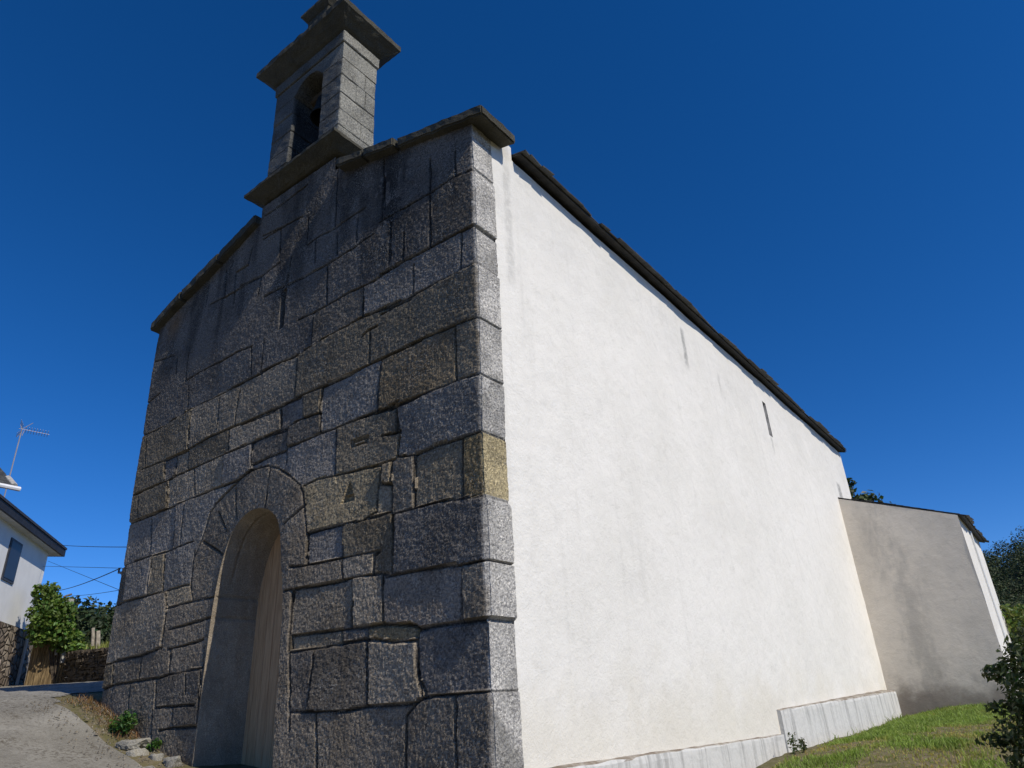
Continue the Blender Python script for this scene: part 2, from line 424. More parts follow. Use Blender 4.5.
  [(-4.83,2.01),(-4.82,1.56)],
  [(-4.38,2.42),(-4.15,2.13)],
  [(-4.05,2.65),(-3.95,2.25)],
  [(-3.33,2.77),(-3.35,2.27)],
  [(-2.52,2.12),(-2.87,1.97)],
  [(-4.66,2.09),(-4.19,1.85)],
  [(-2.63,1.45),(-2.36,1.43)],
  [(-2.54,1.19),(-2.54,0.61)],
  [(-1.75,3.98),(-1.64,4.02),(-1.5,4.02)],
  [(-1.62,4.0),(-1.61,3.57)],
]

def xl(z): return -6.62 - .055 * z                                    # the left arris leans outwards
OPEN = [(-4.27, -1.4), (-4.27, .9), (-4.26, 1.25), (-4.22, 1.6), (-4.14, 1.86), (-4.02, 2.08), (-3.85, 2.22), (-3.65, 2.29), (-3.42, 2.28), (-3.2, 2.2),
        (-3.0, 2.03), (-2.87, 1.78), (-2.78, 1.5), (-2.70, 1.15), (-2.67, .7), (-2.62, -1.4)]
def dense(poly, step):
    out = []
    for (a, b) in zip(poly, poly[1:]):
        n = max(1, int(math.hypot(b[0] - a[0], b[1] - a[1]) / step))
        for i in range(n): out.append((a[0] + (b[0] - a[0]) * i / n, a[1] + (b[1] - a[1]) * i / n))
    out.append(poly[-1]); return out
def smooth_poly(p, it=2):
    for _ in range(it):
        q = [p[0]]
        for a, b in zip(p, p[1:]):
            q += [(a[0] * .75 + b[0] * .25, a[1] * .75 + b[1] * .25), (a[0] * .25 + b[0] * .75, a[1] * .25 + b[1] * .75)]
        p = q + [p[-1]]
    return p
ARCH = np.array(dense(smooth_poly(OPEN), .02))
def in_open(x, z):
    inside = np.zeros(x.shape, bool); P = np.vstack([ARCH, [[ARCH[-1][0], -3], [ARCH[0][0], -3]]])
    for (x1, z1), (x2, z2) in zip(P, np.roll(P, -1, 0)):
        c = ((z1 > z) != (z2 > z)); 
        if z1 != z2: inside ^= c & (x < (x2 - x1) * (z - z1) / (z2 - z1) + x1)
    return inside
def gable_top(x): return 6.13 + .28 * np.minimum(-x, x + 6.9)

def stone_height(X, Z, W):
    """height field of the stones (inwards negative) and the stone number of each vertex; W runs along the surface"""
    D = np.full(X.shape, 9.0); kx = .012 * fbm2(X * 5, Z * 5, 3); kz = .011 * fbm2(X * 5 + 40, Z * 5 + 9, 3)
    xx = X + kx; zz = Z + kz
    for pl in JOINTS:
        for (x1, z1), (x2, z2) in zip(pl, pl[1:]):
            if x2 > -.03: x2 = .02
            m = (xx > min(x1, x2) - .2) & (xx < max(x1, x2) + .2) & (zz > min(z1, z2) - .2) & (zz < max(z1, z2) + .2)
            if not m.any(): continue
            dx, dz = x2 - x1, z2 - z1; L2 = dx * dx + dz * dz + 1e-9
            t = np.clip(((xx[m] - x1) * dx + (zz[m] - z1) * dz) / L2, 0, 1)
            D[m] = np.minimum(D[m], np.hypot(xx[m] - x1 - t * dx, zz[m] - z1 - t * dz))
    for zc in (4.66, 4.185, 3.54, 2.91, 2.32, 1.69, 1.13, .65, .105, 5.47, 5.98):   # bed joints run round the corner
        m = W > 0; D[m] = np.minimum(D[m], np.abs(zz[m] - zc))
    return D
STEP = .0145
wz = np.arange(-1.35, 7.18, STEP)
wu = np.concatenate([np.arange(-.30, -.03, .03), np.arange(0, 6.9 + STEP / 2, STEP), 6.9 + np.arange(.012, .37, STEP)])   # left return, front, right return
U, Z = np.meshgrid(wu, wz, indexing='ij')
XF = np.clip(U - 6.9, -6.9, 0.0)                                       # position along the front
k = np.clip((-4.6 - XF) / 2.3, 0, 1); XF = XF + (xl(Z) + 6.9) * k
Wr = np.maximum(U - 6.9, 0); Wl = np.maximum(-U, 0)
D = stone_height(XF, Z, Wr)
wid = .009 + .016 * (fbm2(XF * 2.9, Z * 2.9, 3) + .18)
wid = np.clip(wid, .003, .017)
# stone numbers by flood fill on a coarse copy
cs = 2; Dc = D[::cs, ::cs] > .020
lab = np.zeros(Dc.shape, int); cur = 0
for i in range(Dc.shape[0]):
    for j in range(Dc.shape[1]):
        if Dc[i, j] and lab[i, j] == 0:
            cur += 1; st = [(i, j)]; lab[i, j] = cur
            while st:
                a, b = st.pop()
                for p, q in ((a + 1, b), (a - 1, b), (a, b + 1), (a, b - 1)):
                    if 0 <= p < Dc.shape[0] and 0 <= q < Dc.shape[1] and Dc[p, q] and lab[p, q] == 0:
                        lab[p, q] = cur; st.append((p, q))
for _ in range(3):
    for sh in ((1, 0), (-1, 0), (0, 1), (0, -1)):
        r = np.roll(lab, sh, (0, 1)); lab = np.where(lab == 0, r, lab)
LAB = np.repeat(np.repeat(lab, cs, 0), cs, 1)[:U.shape[0], :U.shape[1]]
offs = rng.normal(0, .010, cur + 1); tiltx = rng.normal(0, .012, cur + 1); tiltz = rng.normal(0, .012, cur + 1)
relx = (XF * 1.7) % 1 - .5; 
H = offs[LAB] + tiltx[LAB] * np.sin(XF * 2.1 + LAB) * .6 + tiltz[LAB] * np.sin(Z * 2.3 + LAB * 1.7) * .6
H = H + .007 * fbm2(XF * 2.6 + LAB * 3.1, Z * 2.6, 2) + .0025 * fbm2(XF * 11 + LAB, Z * 11, 2) + .0055 * fbm2(XF * 30 + Wr * 30, Z * 30, 2) + rng.normal(0, .0016, XF.shape)
H = H - (.014 + .022 * sstep(-.1, .3, fbm2(XF * 1.9 + 5, Z * 1.9 + 2, 2))) * (1 - sstep(0, 1, (D - wid * .45) / (wid * .5 + .007))) - .002 * (1 - sstep(0, .02, D)) - .012 * (1 - sstep(.3, 1, D / (wid * 1.8))) * sstep(.1, .4, fbm2(XF * 1.4 + 9, Z * 3.1, 2))
# two small carved recesses
H = H - .05 * (sstep(.15, .12, np.abs(XF + 1.72)) * sstep(.05, .03, np.abs(Z - 2.67)) * (1 - sstep(.09, .07, np.abs(XF + 1.72)) * sstep(.02, .01, np.abs(Z - 2.66))))
tri = sstep(0, .02, (.11 * (2.27 - Z) / .25) - np.abs(XF + 1.83)) * sstep(2.01, 2.03, Z) * (Z < 2.28)
H = H - .06 * tri * (1 - .7 * sstep(.012, .006, np.abs(Z - 2.10)))
# narrow slit high in the wall, and the hollow joints beside it
H = H - .16 * sstep(.055, .035, np.abs(XF + 3.40 + .02 * (Z - 5))) * sstep(4.71, 4.75, Z) * sstep(5.37, 5.33, Z)
H = H + (np.where(XF > -3.45, .095 * np.clip((-1.35 - XF) / 1.3, 0, 1) * sstep(-3.4, -2.7, XF), -.03 * sstep(-5.2, -4.3, XF) * sstep(-3.5, -4.2, XF))) * sstep(2.7, 1.5, Z)
# position with a rounded arris
RAD = .03
H2 = H - RAD * (1 - np.sqrt(np.clip(1 - (1 - np.clip(-XF / RAD, 0, 1)) ** 2, 0, 1))) * (Wr == 0)
PX = np.where(Wr > 0, 0.0, XF); PY = np.where(Wr > 0, Wr, np.where(Wl > 0, Wl, 0.0))
onr = sstep(0, .012, Wr)
X3 = PX + np.where(Wr > 0, H + .012, 0) + np.where(Wl > 0, -H, 0) + .01 * (Wr == 0) * sstep(-.03, 0, XF)
Y3 = PY - np.where((Wr > 0) | (Wl > 0), 0, H2) 
Y3 = np.where(Wr > 0, Wr + RAD * (1 - onr) * .6 - .0, Y3)
keep_v = Z <= gable_top(np.clip(XF, -6.9, 0)) + .12
blk = (XF > -4.22) & (XF < -2.5)
keep_v = (keep_v | (blk & (Z < 7.28))) 
inside = in_open(XF, Z) & (Wr == 0) & (Wl == 0)
# colours of the stones: weathered, with shade coloured into the front and sun into the return
pal = np.array([[.46, .46, .47], [.40, .42, .46], [.50, .48, .42], [.36, .36, .36], [.54, .53, .50], [.44, .42, .36]])
tint = pal[rng.integers(0, len(pal), cur + 1)] * rng.uniform(.66, 1.30, (cur + 1, 1))
def at_stone(x, z, c):
    i = int(np.argmin(abs(wu - (x + 6.9)))); j = int(np.argmin(abs(wz - z)))
    if LAB[i, j]: tint[LAB[i, j]] = c
at_stone(-4.95, 2.45, (.50, .53, .58)); at_stone(-2.15, 1.6, (.44, .47, .53)); at_stone(-1.9, 2.2, (.58, .55, .44)); at_stone(-.13, 2.05, (.46, .40, .26))
at_stone(-.8, 3.3, (.42, .38, .30)); at_stone(-.5, 2.6, (.42, .45, .50)); at_stone(-1.7, 3.2, (.46, .49, .54)); at_stone(-1.2, .64, (.50, .45, .32)); at_stone(-2, 1.3, (.46, .40, .30))
at_stone(-4.0, 2.45, (.42, .45, .50)); at_stone(-3.1, 2.5, (.45, .47, .50)); at_stone(-2.6, 1.8, (.44, .43, .41)); at_stone(-6, 1.2, (.56, .55, .52))
T = tint[LAB]
streak = sstep(.05, .32, fbm2(XF * 2.6, Z * .45, 3)) * sstep(3.6, 6.2, Z)
T = T * (1 - .5 * streak)[..., None]
T = T * (1 - .10 * sstep(4.0, 5.5, Z))[..., None]
blackb = np.exp(-((XF + 1.35) / .35) ** 2) * sstep(4.5, 5.6, Z) * (fbm2(XF * 7, Z * 5) > -.2); T = T * (1 - .7 * blackb)[..., None]
rust = np.exp(-((XF + 6.45) / .22) ** 2 - ((Z - 5.95) / .22) ** 2)[..., None]; T = T * (1 - .6 * rust) + np.array([.5, .33, .16]) * .6 * rust
T = T * (.14 + .86 * sstep(.003, .019, D))[..., None]
sunlit = sstep(-.035, .006, np.where(Wr > 0, Wr, XF) + .02 * fbm2(Z * 9, Z * 0 + 3, 2)) * (Wl == 0)  # lighter tint on the return paints in its sunlight
LIT = np.array([.86, .97, 1.13]) * (.5 + .5 * sstep(.002, .014, D))[..., None] * (.9 + .25 * rng.random(cur + 1)[LAB])[..., None]
oc = (Z > 1.72) & (Z < 2.31); LIT = np.where(oc[..., None], LIT * np.array([.88, .76, .48]), LIT)
T = T * (1 - sunlit[..., None]) + LIT * sunlit[..., None]
V = np.stack([X3, Y3, Z], -1)
# snap the rim of the doorway to the arch line
near = np.zeros(inside.shape, bool)
ii, jj = np.where((np.abs(XF + 3.45) < .95) & (Z < 2.45) & (Wr == 0))
pts = np.stack([XF[ii, jj], Z[ii, jj]], 1)
dist = np.full(len(pts), 9.0); idx = np.zeros(len(pts), int)
for c in range(0, len(pts), 4000):
    dd = np.hypot(pts[c:c + 4000, None, 0] - ARCH[None, :, 0], pts[c:c + 4000, None, 1] - ARCH[None, :, 1]); idx[c:c + 4000] = dd.argmin(1); dist[c:c + 4000] = dd.min(1)
cellk = keep_v[:-1, :-1] & keep_v[1:, :-1] & keep_v[:-1, 1:] & keep_v[1:, 1:]
allin = inside[:-1, :-1] & inside[1:, :-1] & inside[:-1, 1:] & inside[1:, 1:]
cellk &= ~allin
for a, (i, j) in enumerate(zip(ii, jj)):
    if inside[i, j] and dist[a] < .05:
        V[i, j, 0], V[i, j, 2] = ARCH[idx[a]]; V[i, j, 1] += .006
ny = U.shape[1]; vid = np.arange(U.size).reshape(U.shape)
ci, cj = np.where(cellk)
Q = np.stack([vid[ci, cj], vid[ci + 1, cj], vid[ci + 1, cj + 1], vid[ci, cj + 1]], 1)
used = np.unique(Q); remap = np.zeros(U.size, int); remap[used] = np.arange(len(used))
me = mesh_np("facade", V.reshape(-1, 3)[used], remap[Q], T.reshape(-1, 3)[used], smooth=False)
link("granite_front", me, M_STONE, church)

# arch and jamb reveal of the doorway (front ring to the door plane), with its own joints
nd = 36
A2 = ARCH[ARCH[:, 1] > -1.39]
ctr = np.array([-3.45, .3])
ts = np.linspace(0, 1, nd); Vr = []
nrm = np.zeros_like(ARCH); tg = np.gradient(ARCH, axis=0); nrm[:, 0] = tg[:, 1]; nrm[:, 1] = -tg[:, 0]; nrm /= np.linalg.norm(nrm, axis=1)[:, None] + 1e-9
for a, (x, z) in enumerate(ARCH):
    for t in ts:
        d = min(abs(z - 1.12), abs(z - 1.36)) if z < 1.6 else 9
        if z > 1.55: d = min(d, abs(t * .62 - .20))
        h = -.02 * (1 - float(sstep(0, .016, d))) + .01 * float(fbm2(np.array([x * 3 + t * 5]), np.array([z * 3 + t * 3]))[0])
        e = .05 * t if x > -3.9 else .05 * t
        y0_ = -.004 - .09 * float(sstep(-3.4, -2.7, x)) * float(sstep(2.7, 1.5, z)) + .03 * float(sstep(-3.5, -4.2, x)) * float(sstep(2.7, 1.5, z))
        Vr.append((x + nrm[a, 0] * (e + h * min(1, t * 6)), y0_ + (.62 - y0_) * t, z + nrm[a, 1] * (e + h * min(1, t * 6))))
Fr = []
for a in range(len(ARCH) - 1):
    for b in range(nd - 1):
        Fr.append((a * nd + b, a * nd + b + 1, (a + 1) * nd + b + 1, (a + 1) * nd + b))
link("arch_reveal", mesh_np("arch_reveal", Vr, Fr, smooth=True), M_REVEAL, church)

# the door: vertical boards in a frame, behind the reveal
M_DOOR = NB("weathered brown door wood", .7, .3)
gr = M_DOOR.noise(6, 5, .6, M_DOOR.mapped((9, 9, .5)))
M_DOOR = M_DOOR.out(M_DOOR.mix(M_DOOR.ramp(gr, .3, .7), (.42, .25, .125), (.60, .385, .21)))
bm = bmesh.new()
for i in range(11):
    x0 = -4.3 + i * .155
    box(bm, x0 + .004, x0 + .151, .60, .64, -.58, 2.45, .006)
door = bm_link("door", bm, M_DOOR, church)
bm = bmesh.new(); tube(bm, [(-3.42, .56, .38), (-3.42, .52, .38), (-3.42, .52, .52), (-3.42, .56, .52)], .012); box(bm, -3.45, -3.39, .585, .598, .33, .57, .003)
bm_link("handle", bm, plain("dark iron", (.03, .03, .03), .5, metal=.6), door)
bm = bmesh.new(); box(bm, -4.3, -2.6, -.12, .9, -1.3, -.575, .02); rough(bm, .12, .01, 5)
bm_link("door_sill", bm, M_REVEAL, church)

# rendered side wall with a slit window; grid so that its surface can undulate
SLIT = (9.52, 9.74, 4.84, 5.62)
ys = np.unique(np.concatenate([np.arange(.36, 16.41, .12), [16.42, SLIT[0], SLIT[1], .76]])); ys = np.array([v for v in np.round(ys, 3) if v in (np.round(SLIT[0], 3), np.round(SLIT[1], 3)) or min(abs(v - SLIT[0]), abs(v - SLIT[1])) > .06]); ys = np.unique(ys)
zs = np.unique(np.concatenate([np.arange(-1.2, 6.2, .12), [SLIT[2], SLIT[3], 6.26, 6.32]]))
Yg, Zg = np.meshgrid(ys, zs, indexing='ij')
edge = sstep(.36, .5, Yg)
Xg = (.014 * fbm2(Yg * .8, Zg * .8, 3) + .004 * fbm2(Yg * 5, Zg * 5, 2)) * edge - .012 * (1 - edge) + .012 * sstep(.80, .74, Yg) - .005
Zg2 = np.where(Zg > 6.19, Zg + 0 * Yg, Zg)
vid = np.arange(Yg.size).reshape(Yg.shape); Q = []
for i in range(len(ys) - 1):
    for j in range(len(zs) - 1):
        yc, zc = (ys[i] + ys[i + 1]) / 2, (zs[j] + zs[j + 1]) / 2
        if SLIT[0] < yc < SLIT[1] and SLIT[2] < zc < SLIT[3]: continue
        if zc > 6.13 and yc > .76: continue
        Q.append((vid[i, j], vid[i + 1, j], vid[i + 1, j + 1], vid[i, j + 1]))
link("side_wall", mesh_np("side_wall", np.stack([Xg, Yg, Zg2], -1).reshape(-1, 3), Q, smooth=True), M_PLASTER, church)
bm = bmesh.new()                                                     # splayed slit: sides and dark back
y0, y1, z0, z1 = SLIT
f = [Vector((-.01, y0, z0)), Vector((-.01, y1, z0)), Vector((-.01, y1, z1)), Vector((-.01, y0, z1))]
g = [Vector((-.16, y0 + .05, z0 + .14)), Vector((-.16, y1 - .05, z0 + .14)), Vector((-.16, y1 - .05, z1 - .03)), Vector((-.16, y0 + .05, z1 - .03))]
F4 = [bm.verts.new(p) for p in f]; G4 = [bm.verts.new(p) for p in g]
for i in range(4): bm.faces.new((F4[i], G4[i], G4[(i + 1) % 4], F4[(i + 1) % 4]))
slit = bm_link("slit_window", bm, plain("slit stone", (.36, .35, .33), .9, .3, 8), church)
bm = bmesh.new(); box(bm, -.18, -.16, y0, y1, z0, z1); bm_link("pane", bm, plain("dark slit back", (.10, .10, .095), .6), slit)
# the unseen walls and the parapet back
bm = bmesh.new()
prism(bm, [(-6.86, -.5), (-6.86, 6.0), (-3.45, 6.9), (-.1, 6.0), (-.1, -1.2)], 'y', 16.30, 16.40)
box(bm, -6.97, -6.87, .31, 16.40, -.4, 6.05)
bm_link("far_wall", bm, M_PLASTER, church)
bm = bmesh.new()
prism(bm, [(-6.85, 5.8), (-6.85, 6.12), (-3.45, 7.07), (-.03, 6.12), (-.03, 5.8)], 'y', .38, .75)
bm_link("parapet_back", bm, M_PLASTER, church)

# gable coping stones
def coping(xa, xb, y0, y1, th, seed):
    b = bmesh.new()
    za, zb = float(gable_top(np.array(xa))), float(gable_top(np.array(xb)))
    if xa > 0: za = 6.13 - .28 * xa * .6
    if xb < -6.9: zb = 6.13 - .1
    prism(b, [(xa, za), (xb, zb), (xb, zb + th), (xa, za + th)], 'y', y0, y1)
    bmesh.ops.bevel(b, geom=b.edges[:], offset=.018, segments=2, affect='EDGES')
    rough(b, .06, .014, 8, seed)
    bm_link("coping_stone", b, M_CORNICE, church)
for k_, (xa, xb) in enumerate([(.23, -1.16), (-1.18, -1.75), (-1.77, -2.30)]): coping(xa, xb, (-.09, -.135, -.145)[k_], .56, .14, k_)
for k_, (xa, xb) in enumerate([(-4.26, -5.2), (-5.22, -6.2), (-6.22, -7.07)]): coping(xa, xb, -.095 - .01 * k_, .58, .17, k_ + 5)

# bell gable: plinth ledge, two piers of coursed blocks, arch, cornice, pinnacle
def profile_slab(name, x0, x1, y0, y1, zb, zt, flare, parent, seed):
    """moulded slab: cyma soffit flaring out to a thin lip"""
    b = bmesh.new(); rings = []
    for (o, z) in [(0, zb), (flare * .25, zb + (zt - zb) * .12), (flare * .7, zb + (zt - zb) * .45), (flare * .93, zb + (zt - zb) * .62), (flare, zb + (zt - zb) * .66), (flare, zt - .012), (flare - .015, zt)]:
        rings.append([b.verts.new((x, y, z)) for x, y in ((x0 - o, y0 - o), (x1 + o, y0 - o), (x1 + o, y1 + o), (x0 - o, y1 + o))])
    for A, B in zip(rings, rings[1:]):
        for i in range(4): b.faces.new((A[i], A[(i + 1) % 4], B[(i + 1) % 4], B[i]))
    b.faces.new(rings[0][::-1]); b.faces.new(rings[-1])
    rough(b, .05, .014, 9, seed)
    return bm_link(name, b, M_CORNICE, parent)
BX0, BX1, BY0, BY1 = -4.22, -2.50, .0, .68
bm = bmesh.new(); box(bm, BX0, BX1, .30, BY1, 6.6, 7.27, .01); rough(bm, .12, .01, 5, 2)
def tint_mesh(o, fn):
    me = o.data; a = me.attributes.new("tint", 'FLOAT_COLOR', 'POINT')
    c = np.ones((len(me.vertices), 4), np.float32)
    for i, v in enumerate(me.vertices): c[i, :3] = fn(v.co)
    a.data.foreach_set("color", c.ravel())
blk_o = bm_link("bellcote_base", bm, M_BELL_STONE, church); tint_mesh(blk_o, lambda p: (.45, .45, .43))
bell_gable = bm_link("bell_gable", bmesh.new(), None, church)
profile_slab("ledge", BX0, BX1, BY0, BY1, 7.25, 7.43, .22, church, 3)
bm = bmesh.new(); rr = random.Random(4)
courses = [7.43, 7.80, 8.12, 8.46, 8.83, 9.18, 9.50]
OX0, OX1 = -3.70, -2.97
ox, orad = (OX0 + OX1) / 2, (OX1 - OX0) / 2; spring = 9.05
def course_block(x0, x1, y0, y1, z0, z1):
    b = bmesh.new(); j = lambda: rr.uniform(-.006, .006)
    box(b, x0 + j(), x1 + j(), y0 + j(), y1 + j(), z0 + .003, z1 - .003, .012); rough(b, .09, .008, 8, rr.random() * 50)
    m_ = bpy.data.meshes.new("t"); b.to_mesh(m_); b.free(); bm.from_mesh(m_); bpy.data.meshes.remove(m_)
for a, (z0, z1) in enumerate(zip(courses, courses[1:])):
    if z0 >= spring + .1: continue
    course_block(BX0, OX0, BY0, BY1, z0, z1)
    s = [(.0, .68), (.0, .42, .68), (.0, .68), (.0, .3, .48, .68), (.0, .46, .68)][a % 5]
    for y0_, y1_ in zip(s, s[1:]): course_block(OX1, BX1, y0_ + (.003 if y0_ else 0), y1_, z0, z1)
# arch head: blocks cut by the semicircle
head = []
for q in range(13):
    a = math.pi * q / 12; head.append((ox + orad * math.cos(a), max(9.18, spring + orad * math.sin(a))))
b = bmesh.new()
prism(b, [(BX1, 9.183), (BX1, 9.515), (BX0, 9.515), (BX0, 9.183)] + [(x, z) for x, z in [(OX0, 9.183)] + [(ox - orad * math.cos(math.pi * q / 12), spring + orad * math.sin(math.pi * q / 12)) for q in range(13) if spring + orad * math.sin(math.pi * q / 12) > 9.19] + [(OX1, 9.183)]], 'y', BY0, BY1)
m_ = bpy.data.meshes.new("t"); b.to_mesh(m_); b.free(); bm.from_mesh(m_); bpy.data.meshes.remove(m_)
bmesh.ops.triangulate(bm, faces=[f for f in bm.faces if len(f.verts) > 4])
old = bell_gable; bpy.data.objects.remove(old)
bell_gable = bm_link("bell_gable", bm, M_BELL_STONE, church)
def bt(p):
    n = mnoise.noise(p * 3) * .2
    if OX0 - .015 < p.x < OX1 + .015 and p.y > .02: return (.22, .20, .17) if p.z > spring else (.10, .10, .10)  # shade of the opening painted into jambs and arch soffit
    return tuple(c * (.52 + n) for c in (1, 1, 1.0)) if p.x < BX1 - .012 else tuple(c * (1.12 + n) for c in (1, .98, .92))  # shade tinted into the front, sunlight into the right side
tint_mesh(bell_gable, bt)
bm = bmesh.new(); box(bm, BX0 - .03, BX1 + .03, BY0 - .03, BY1 + .03, 9.52, 9.74, .012); rough(bm, .08, .008, 7, 9)
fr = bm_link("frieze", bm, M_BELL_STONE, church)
tint_mesh(fr, lambda p: tuple(c * .5 for c in (1, 1, 1)) if p.x < BX1 + .015 else (1.15, 1.12, 1.05))  # frieze front coloured darker as shade, sunward end brighter
profile_slab("cornice", BX0, BX1, BY0, BY1, 9.74, 10.08, .27, church, 14)
pin = None
bm = bmesh.new(); box(bm, -3.64, -3.08, .06, .62, 10.07, 10.95, .02); rough(bm, .09, .012, 6, 3)
pin = bm_link("pinnacle", bm, M_CORNICE, church)
cap = profile_slab("pinnacle_cap", -3.62, -3.10, .08, .60, 10.93, 11.12, .11, pin, 22)
cap.parent = pin; cap.matrix_parent_inverse = Matrix()
bm = bmesh.new(); prism(bm, [(-3.62, 11.11), (-3.10, 11.11), (-3.33, 11.9), (-3.39, 11.9)], 'y', .2, .5)
ball = bm_link("pinnacle_point", bm, M_CORNICE, pin); ball.matrix_parent_inverse = Matrix()

# bell hanging in the opening: a thing of its own
M_BRONZE = plain("old bronze", (.03, .028, .022), .6, .4, 12, metal=.5)
bell = empty("bell", (ox, .34, 8.0), "dark bronze bell hanging in the arched opening of the stone bell gable", "bell")
bm = bmesh.new(); prof = [(.205, 8.74), (.215, 8.72), (.205, 8.76), (.17, 8.86), (.15, 8.98), (.14, 9.08), (.12, 9.14), (.08, 9.18), (.0, 9.2)]
rings = []
for r_, z_ in prof[:-1]: rings.append([bm.verts.new((ox + r_ * math.cos(2 * math.pi * q / 28), .34 + r_ * math.sin(2 * math.pi * q / 28), z_)) for q in range(28)])
for A, B in zip(rings, rings[1:]):
    for q in range(28): bm.faces.new((A[q], A[(q + 1) % 28], B[(q + 1) % 28], B[q]))
bm.faces.new(rings[-1]); bm_link("bell_body", bm, M_BRONZE, bell, True)
bm = bmesh.new(); box(bm, OX0 - .02, OX1 + .02, .27, .41, 9.22, 9.33, .02); box(bm, ox - .05, ox + .05, .31, .37, 9.15, 9.24, .01)
bm_link("headstock", bm, plain("old oak", (.09, .07, .05), .85), bell)
bm = bmesh.new(); tube(bm, [(ox, .34, 9.1), (ox, .34, 8.74)], .012); tube(bm, [(ox, .34, 8.76), (ox, .34, 8.69)], .03)
bm_link("clapper", bm, plain("clapper iron", (.05, .045, .04), .6), bell)

# slate roofs: a sheet carrying rows of separate, uneven slates
M_SLATE = NB("grey slate", .6, .35)
sn = M_SLATE.noise(7, 5, .65); M_SLATE.bump(M_SLATE.noise(30, 4), .4, .01)
M_SLATE = M_SLATE.out(M_SLATE.mix(1.0, M_SLATE.mix(M_SLATE.ramp(sn, .3, .7), (.035, .035, .034), (.085, .085, .08)), M_SLATE.attr(), 'MULTIPLY'))
def slate_roof(name, org, along, down, L, W, parent, rows, seed, size=.34):
    """org: upper corner; along: unit vector along the eave; down: unit vector down the slope"""
    r = random.Random(seed); org, along, down = Vector(org), Vector(along).normalized(), Vector(down).normalized()
    nrm_ = along.cross(down); nrm_ = nrm_ if nrm_.z > 0 else -nrm_
    V, Fc, Cc = [], [], []
    def quadbox(p, a, d, la, ld, th, tilt, c):
        n_ = (nrm_ + d * tilt).normalized(); base = len(V); w = [r.uniform(-.02, .02) for _ in range(4)]
        P = [p, p + a * la, p + a * la + d * (ld + w[0]), p + d * (ld + w[1])]
        for q in P: V.append(q - n_ * 0.0)
        for q in P: V.append(q + n_ * th)
        V[base + 2] = V[base + 2] + nrm_ * .0; 
        for ff in ((0, 3, 2, 1), (4, 5, 6, 7), (0, 1, 5, 4), (1, 2, 6, 5), (2, 3, 7, 6), (3, 0, 4, 7)): Fc.append([base + q for q in ff])
        Cc.extend([c] * 8)
    quadbox(org - nrm_ * .034, along, down, L, W - .06, .014, 0, (.6, .55, .5))
    for k_ in range(rows):
        s = W - size - k_ * size * .5; x = -r.random() * .2
        while x < L:
            la = r.uniform(.22, .48); la = min(la, L - x + r.uniform(0, .03))
            if x + la > .05:
                xs_ = max(x, 0); c = r.uniform(.75, 1.25)
                wav = .03 * math.sin(xs_ * 1.3 + seed) + .02 * math.sin(xs_ * 3.1)
                drop = r.uniform(-.015, .02) if k_ == 0 else r.uniform(-.02, .02)
                p = org + along * xs_ + down * (s + drop + wav) + nrm_ * (r.uniform(0, .008) - .015)
                quadbox(p, along, down + nrm_ * .03, x + la - xs_ - .004, size, r.uniform(.010, .016), 0, (c, c, c * .97))
            x += la
    return link(name, mesh_np(name, [tuple(v) for v in V], Fc, np.array(Cc)), M_SLATE, parent)
ex, ez = .20, 6.17; rz = ez + .255 * (3.45 + ex)
Wd = math.hypot(3.45 + ex, rz - ez)
slate_roof("slate_roof", (-3.45, .78, rz), (0, 1, 0), (3.45 + ex, 0, ez - rz), 15.78, Wd, church, 20, 3)
slate_roof("slate_roof", (-3.45, 16.56, rz), (0, -1, 0), (-3.75, 0, ez - rz), 15.78, Wd, church, 3, 8)
# white footing ledges along the side wall
def footing(ya, yb, zt0, zt1, zb, seed, d0, d1):
    yy = np.arange(ya, yb + .01, (yb - ya) / round((yb - ya) / .09)); 
    prof_ = [(.235, zb), (.232, -.06), (.225, -.02), (.20, 0.0), (.08, .012), (-.05, .02)]
    V = []; Fc = []
    for i, y in enumerate(yy):
        t = (y - ya) / (yb - ya); zt = zt0 + (zt1 - zt0) * t
        for j, (x, z) in enumerate(prof_):
            x = x if x < 0 else x / .235 * (d0 + (d1 - d0) * t)
            zz = z if j == 0 else zt + z
            V.append((x + .012 * float(fbm2(np.array([y * 2.0 + seed]), np.array([j * .8]))[0]), y, zz + (.012 * float(fbm2(np.array([y * 3.0]), np.array([j + seed]))[0]) if j else 0)))
    n = len(prof_)
    for i in range(len(yy) - 1):
        for j in range(n - 1): Fc.append((i * n + j, (i + 1) * n + j, (i + 1) * n + j + 1, i * n + j + 1))
    b = len(V)                                                       # end faces
    for i in (0, len(yy) - 1):
        base = i * n; V.append((-.05, yy[i], zb)); c = len(V) - 1
        for j in range(n - 1): Fc.append((c, base + j, base + j + 1, c))
    me = bpy.data.meshes.new("footing"); me.from_pydata(V, [], [tuple(dict.fromkeys(f)) for f in Fc]); me.update(); return me
b = NB("stained white footing", .9, .15)
st = b.ramp(b.noise(3, 5, .65, b.mapped((1.2, 2.6, .25))), .46, .66); tp = b.n("ShaderNodeSeparateXYZ"); 
geo = b.n("ShaderNodeNewGeometry"); b.l(geo.outputs["Normal"], tp.inputs[0])
col = b.mix(b.math('MULTIPLY', st, .6), (.62, .61, .575), (.26, .255, .24))
col = b.mix(b.ramp(b.noise(9, 5), .5, .7, 0, .5), col, (.5, .5, .47))
col = b.mix(b.ramp(tp.outputs[2], .45, .8), col, b.mix(b.ramp(b.noise(5, 5), .35, .65), (.20, .16, .12), (.40, .37, .32)))
b.bump(b.noise(14, 5), .5, .02); M_FOOT = b.out(col)
link("footing", footing(.42, 6.70, -.50, -.60, -1.3, 1, .09, .03), M_FOOT, church)
link("footing", footing(6.703, 14.0, -.28, -.14, -1.2, 5, .05, .29), M_FOOT, church)

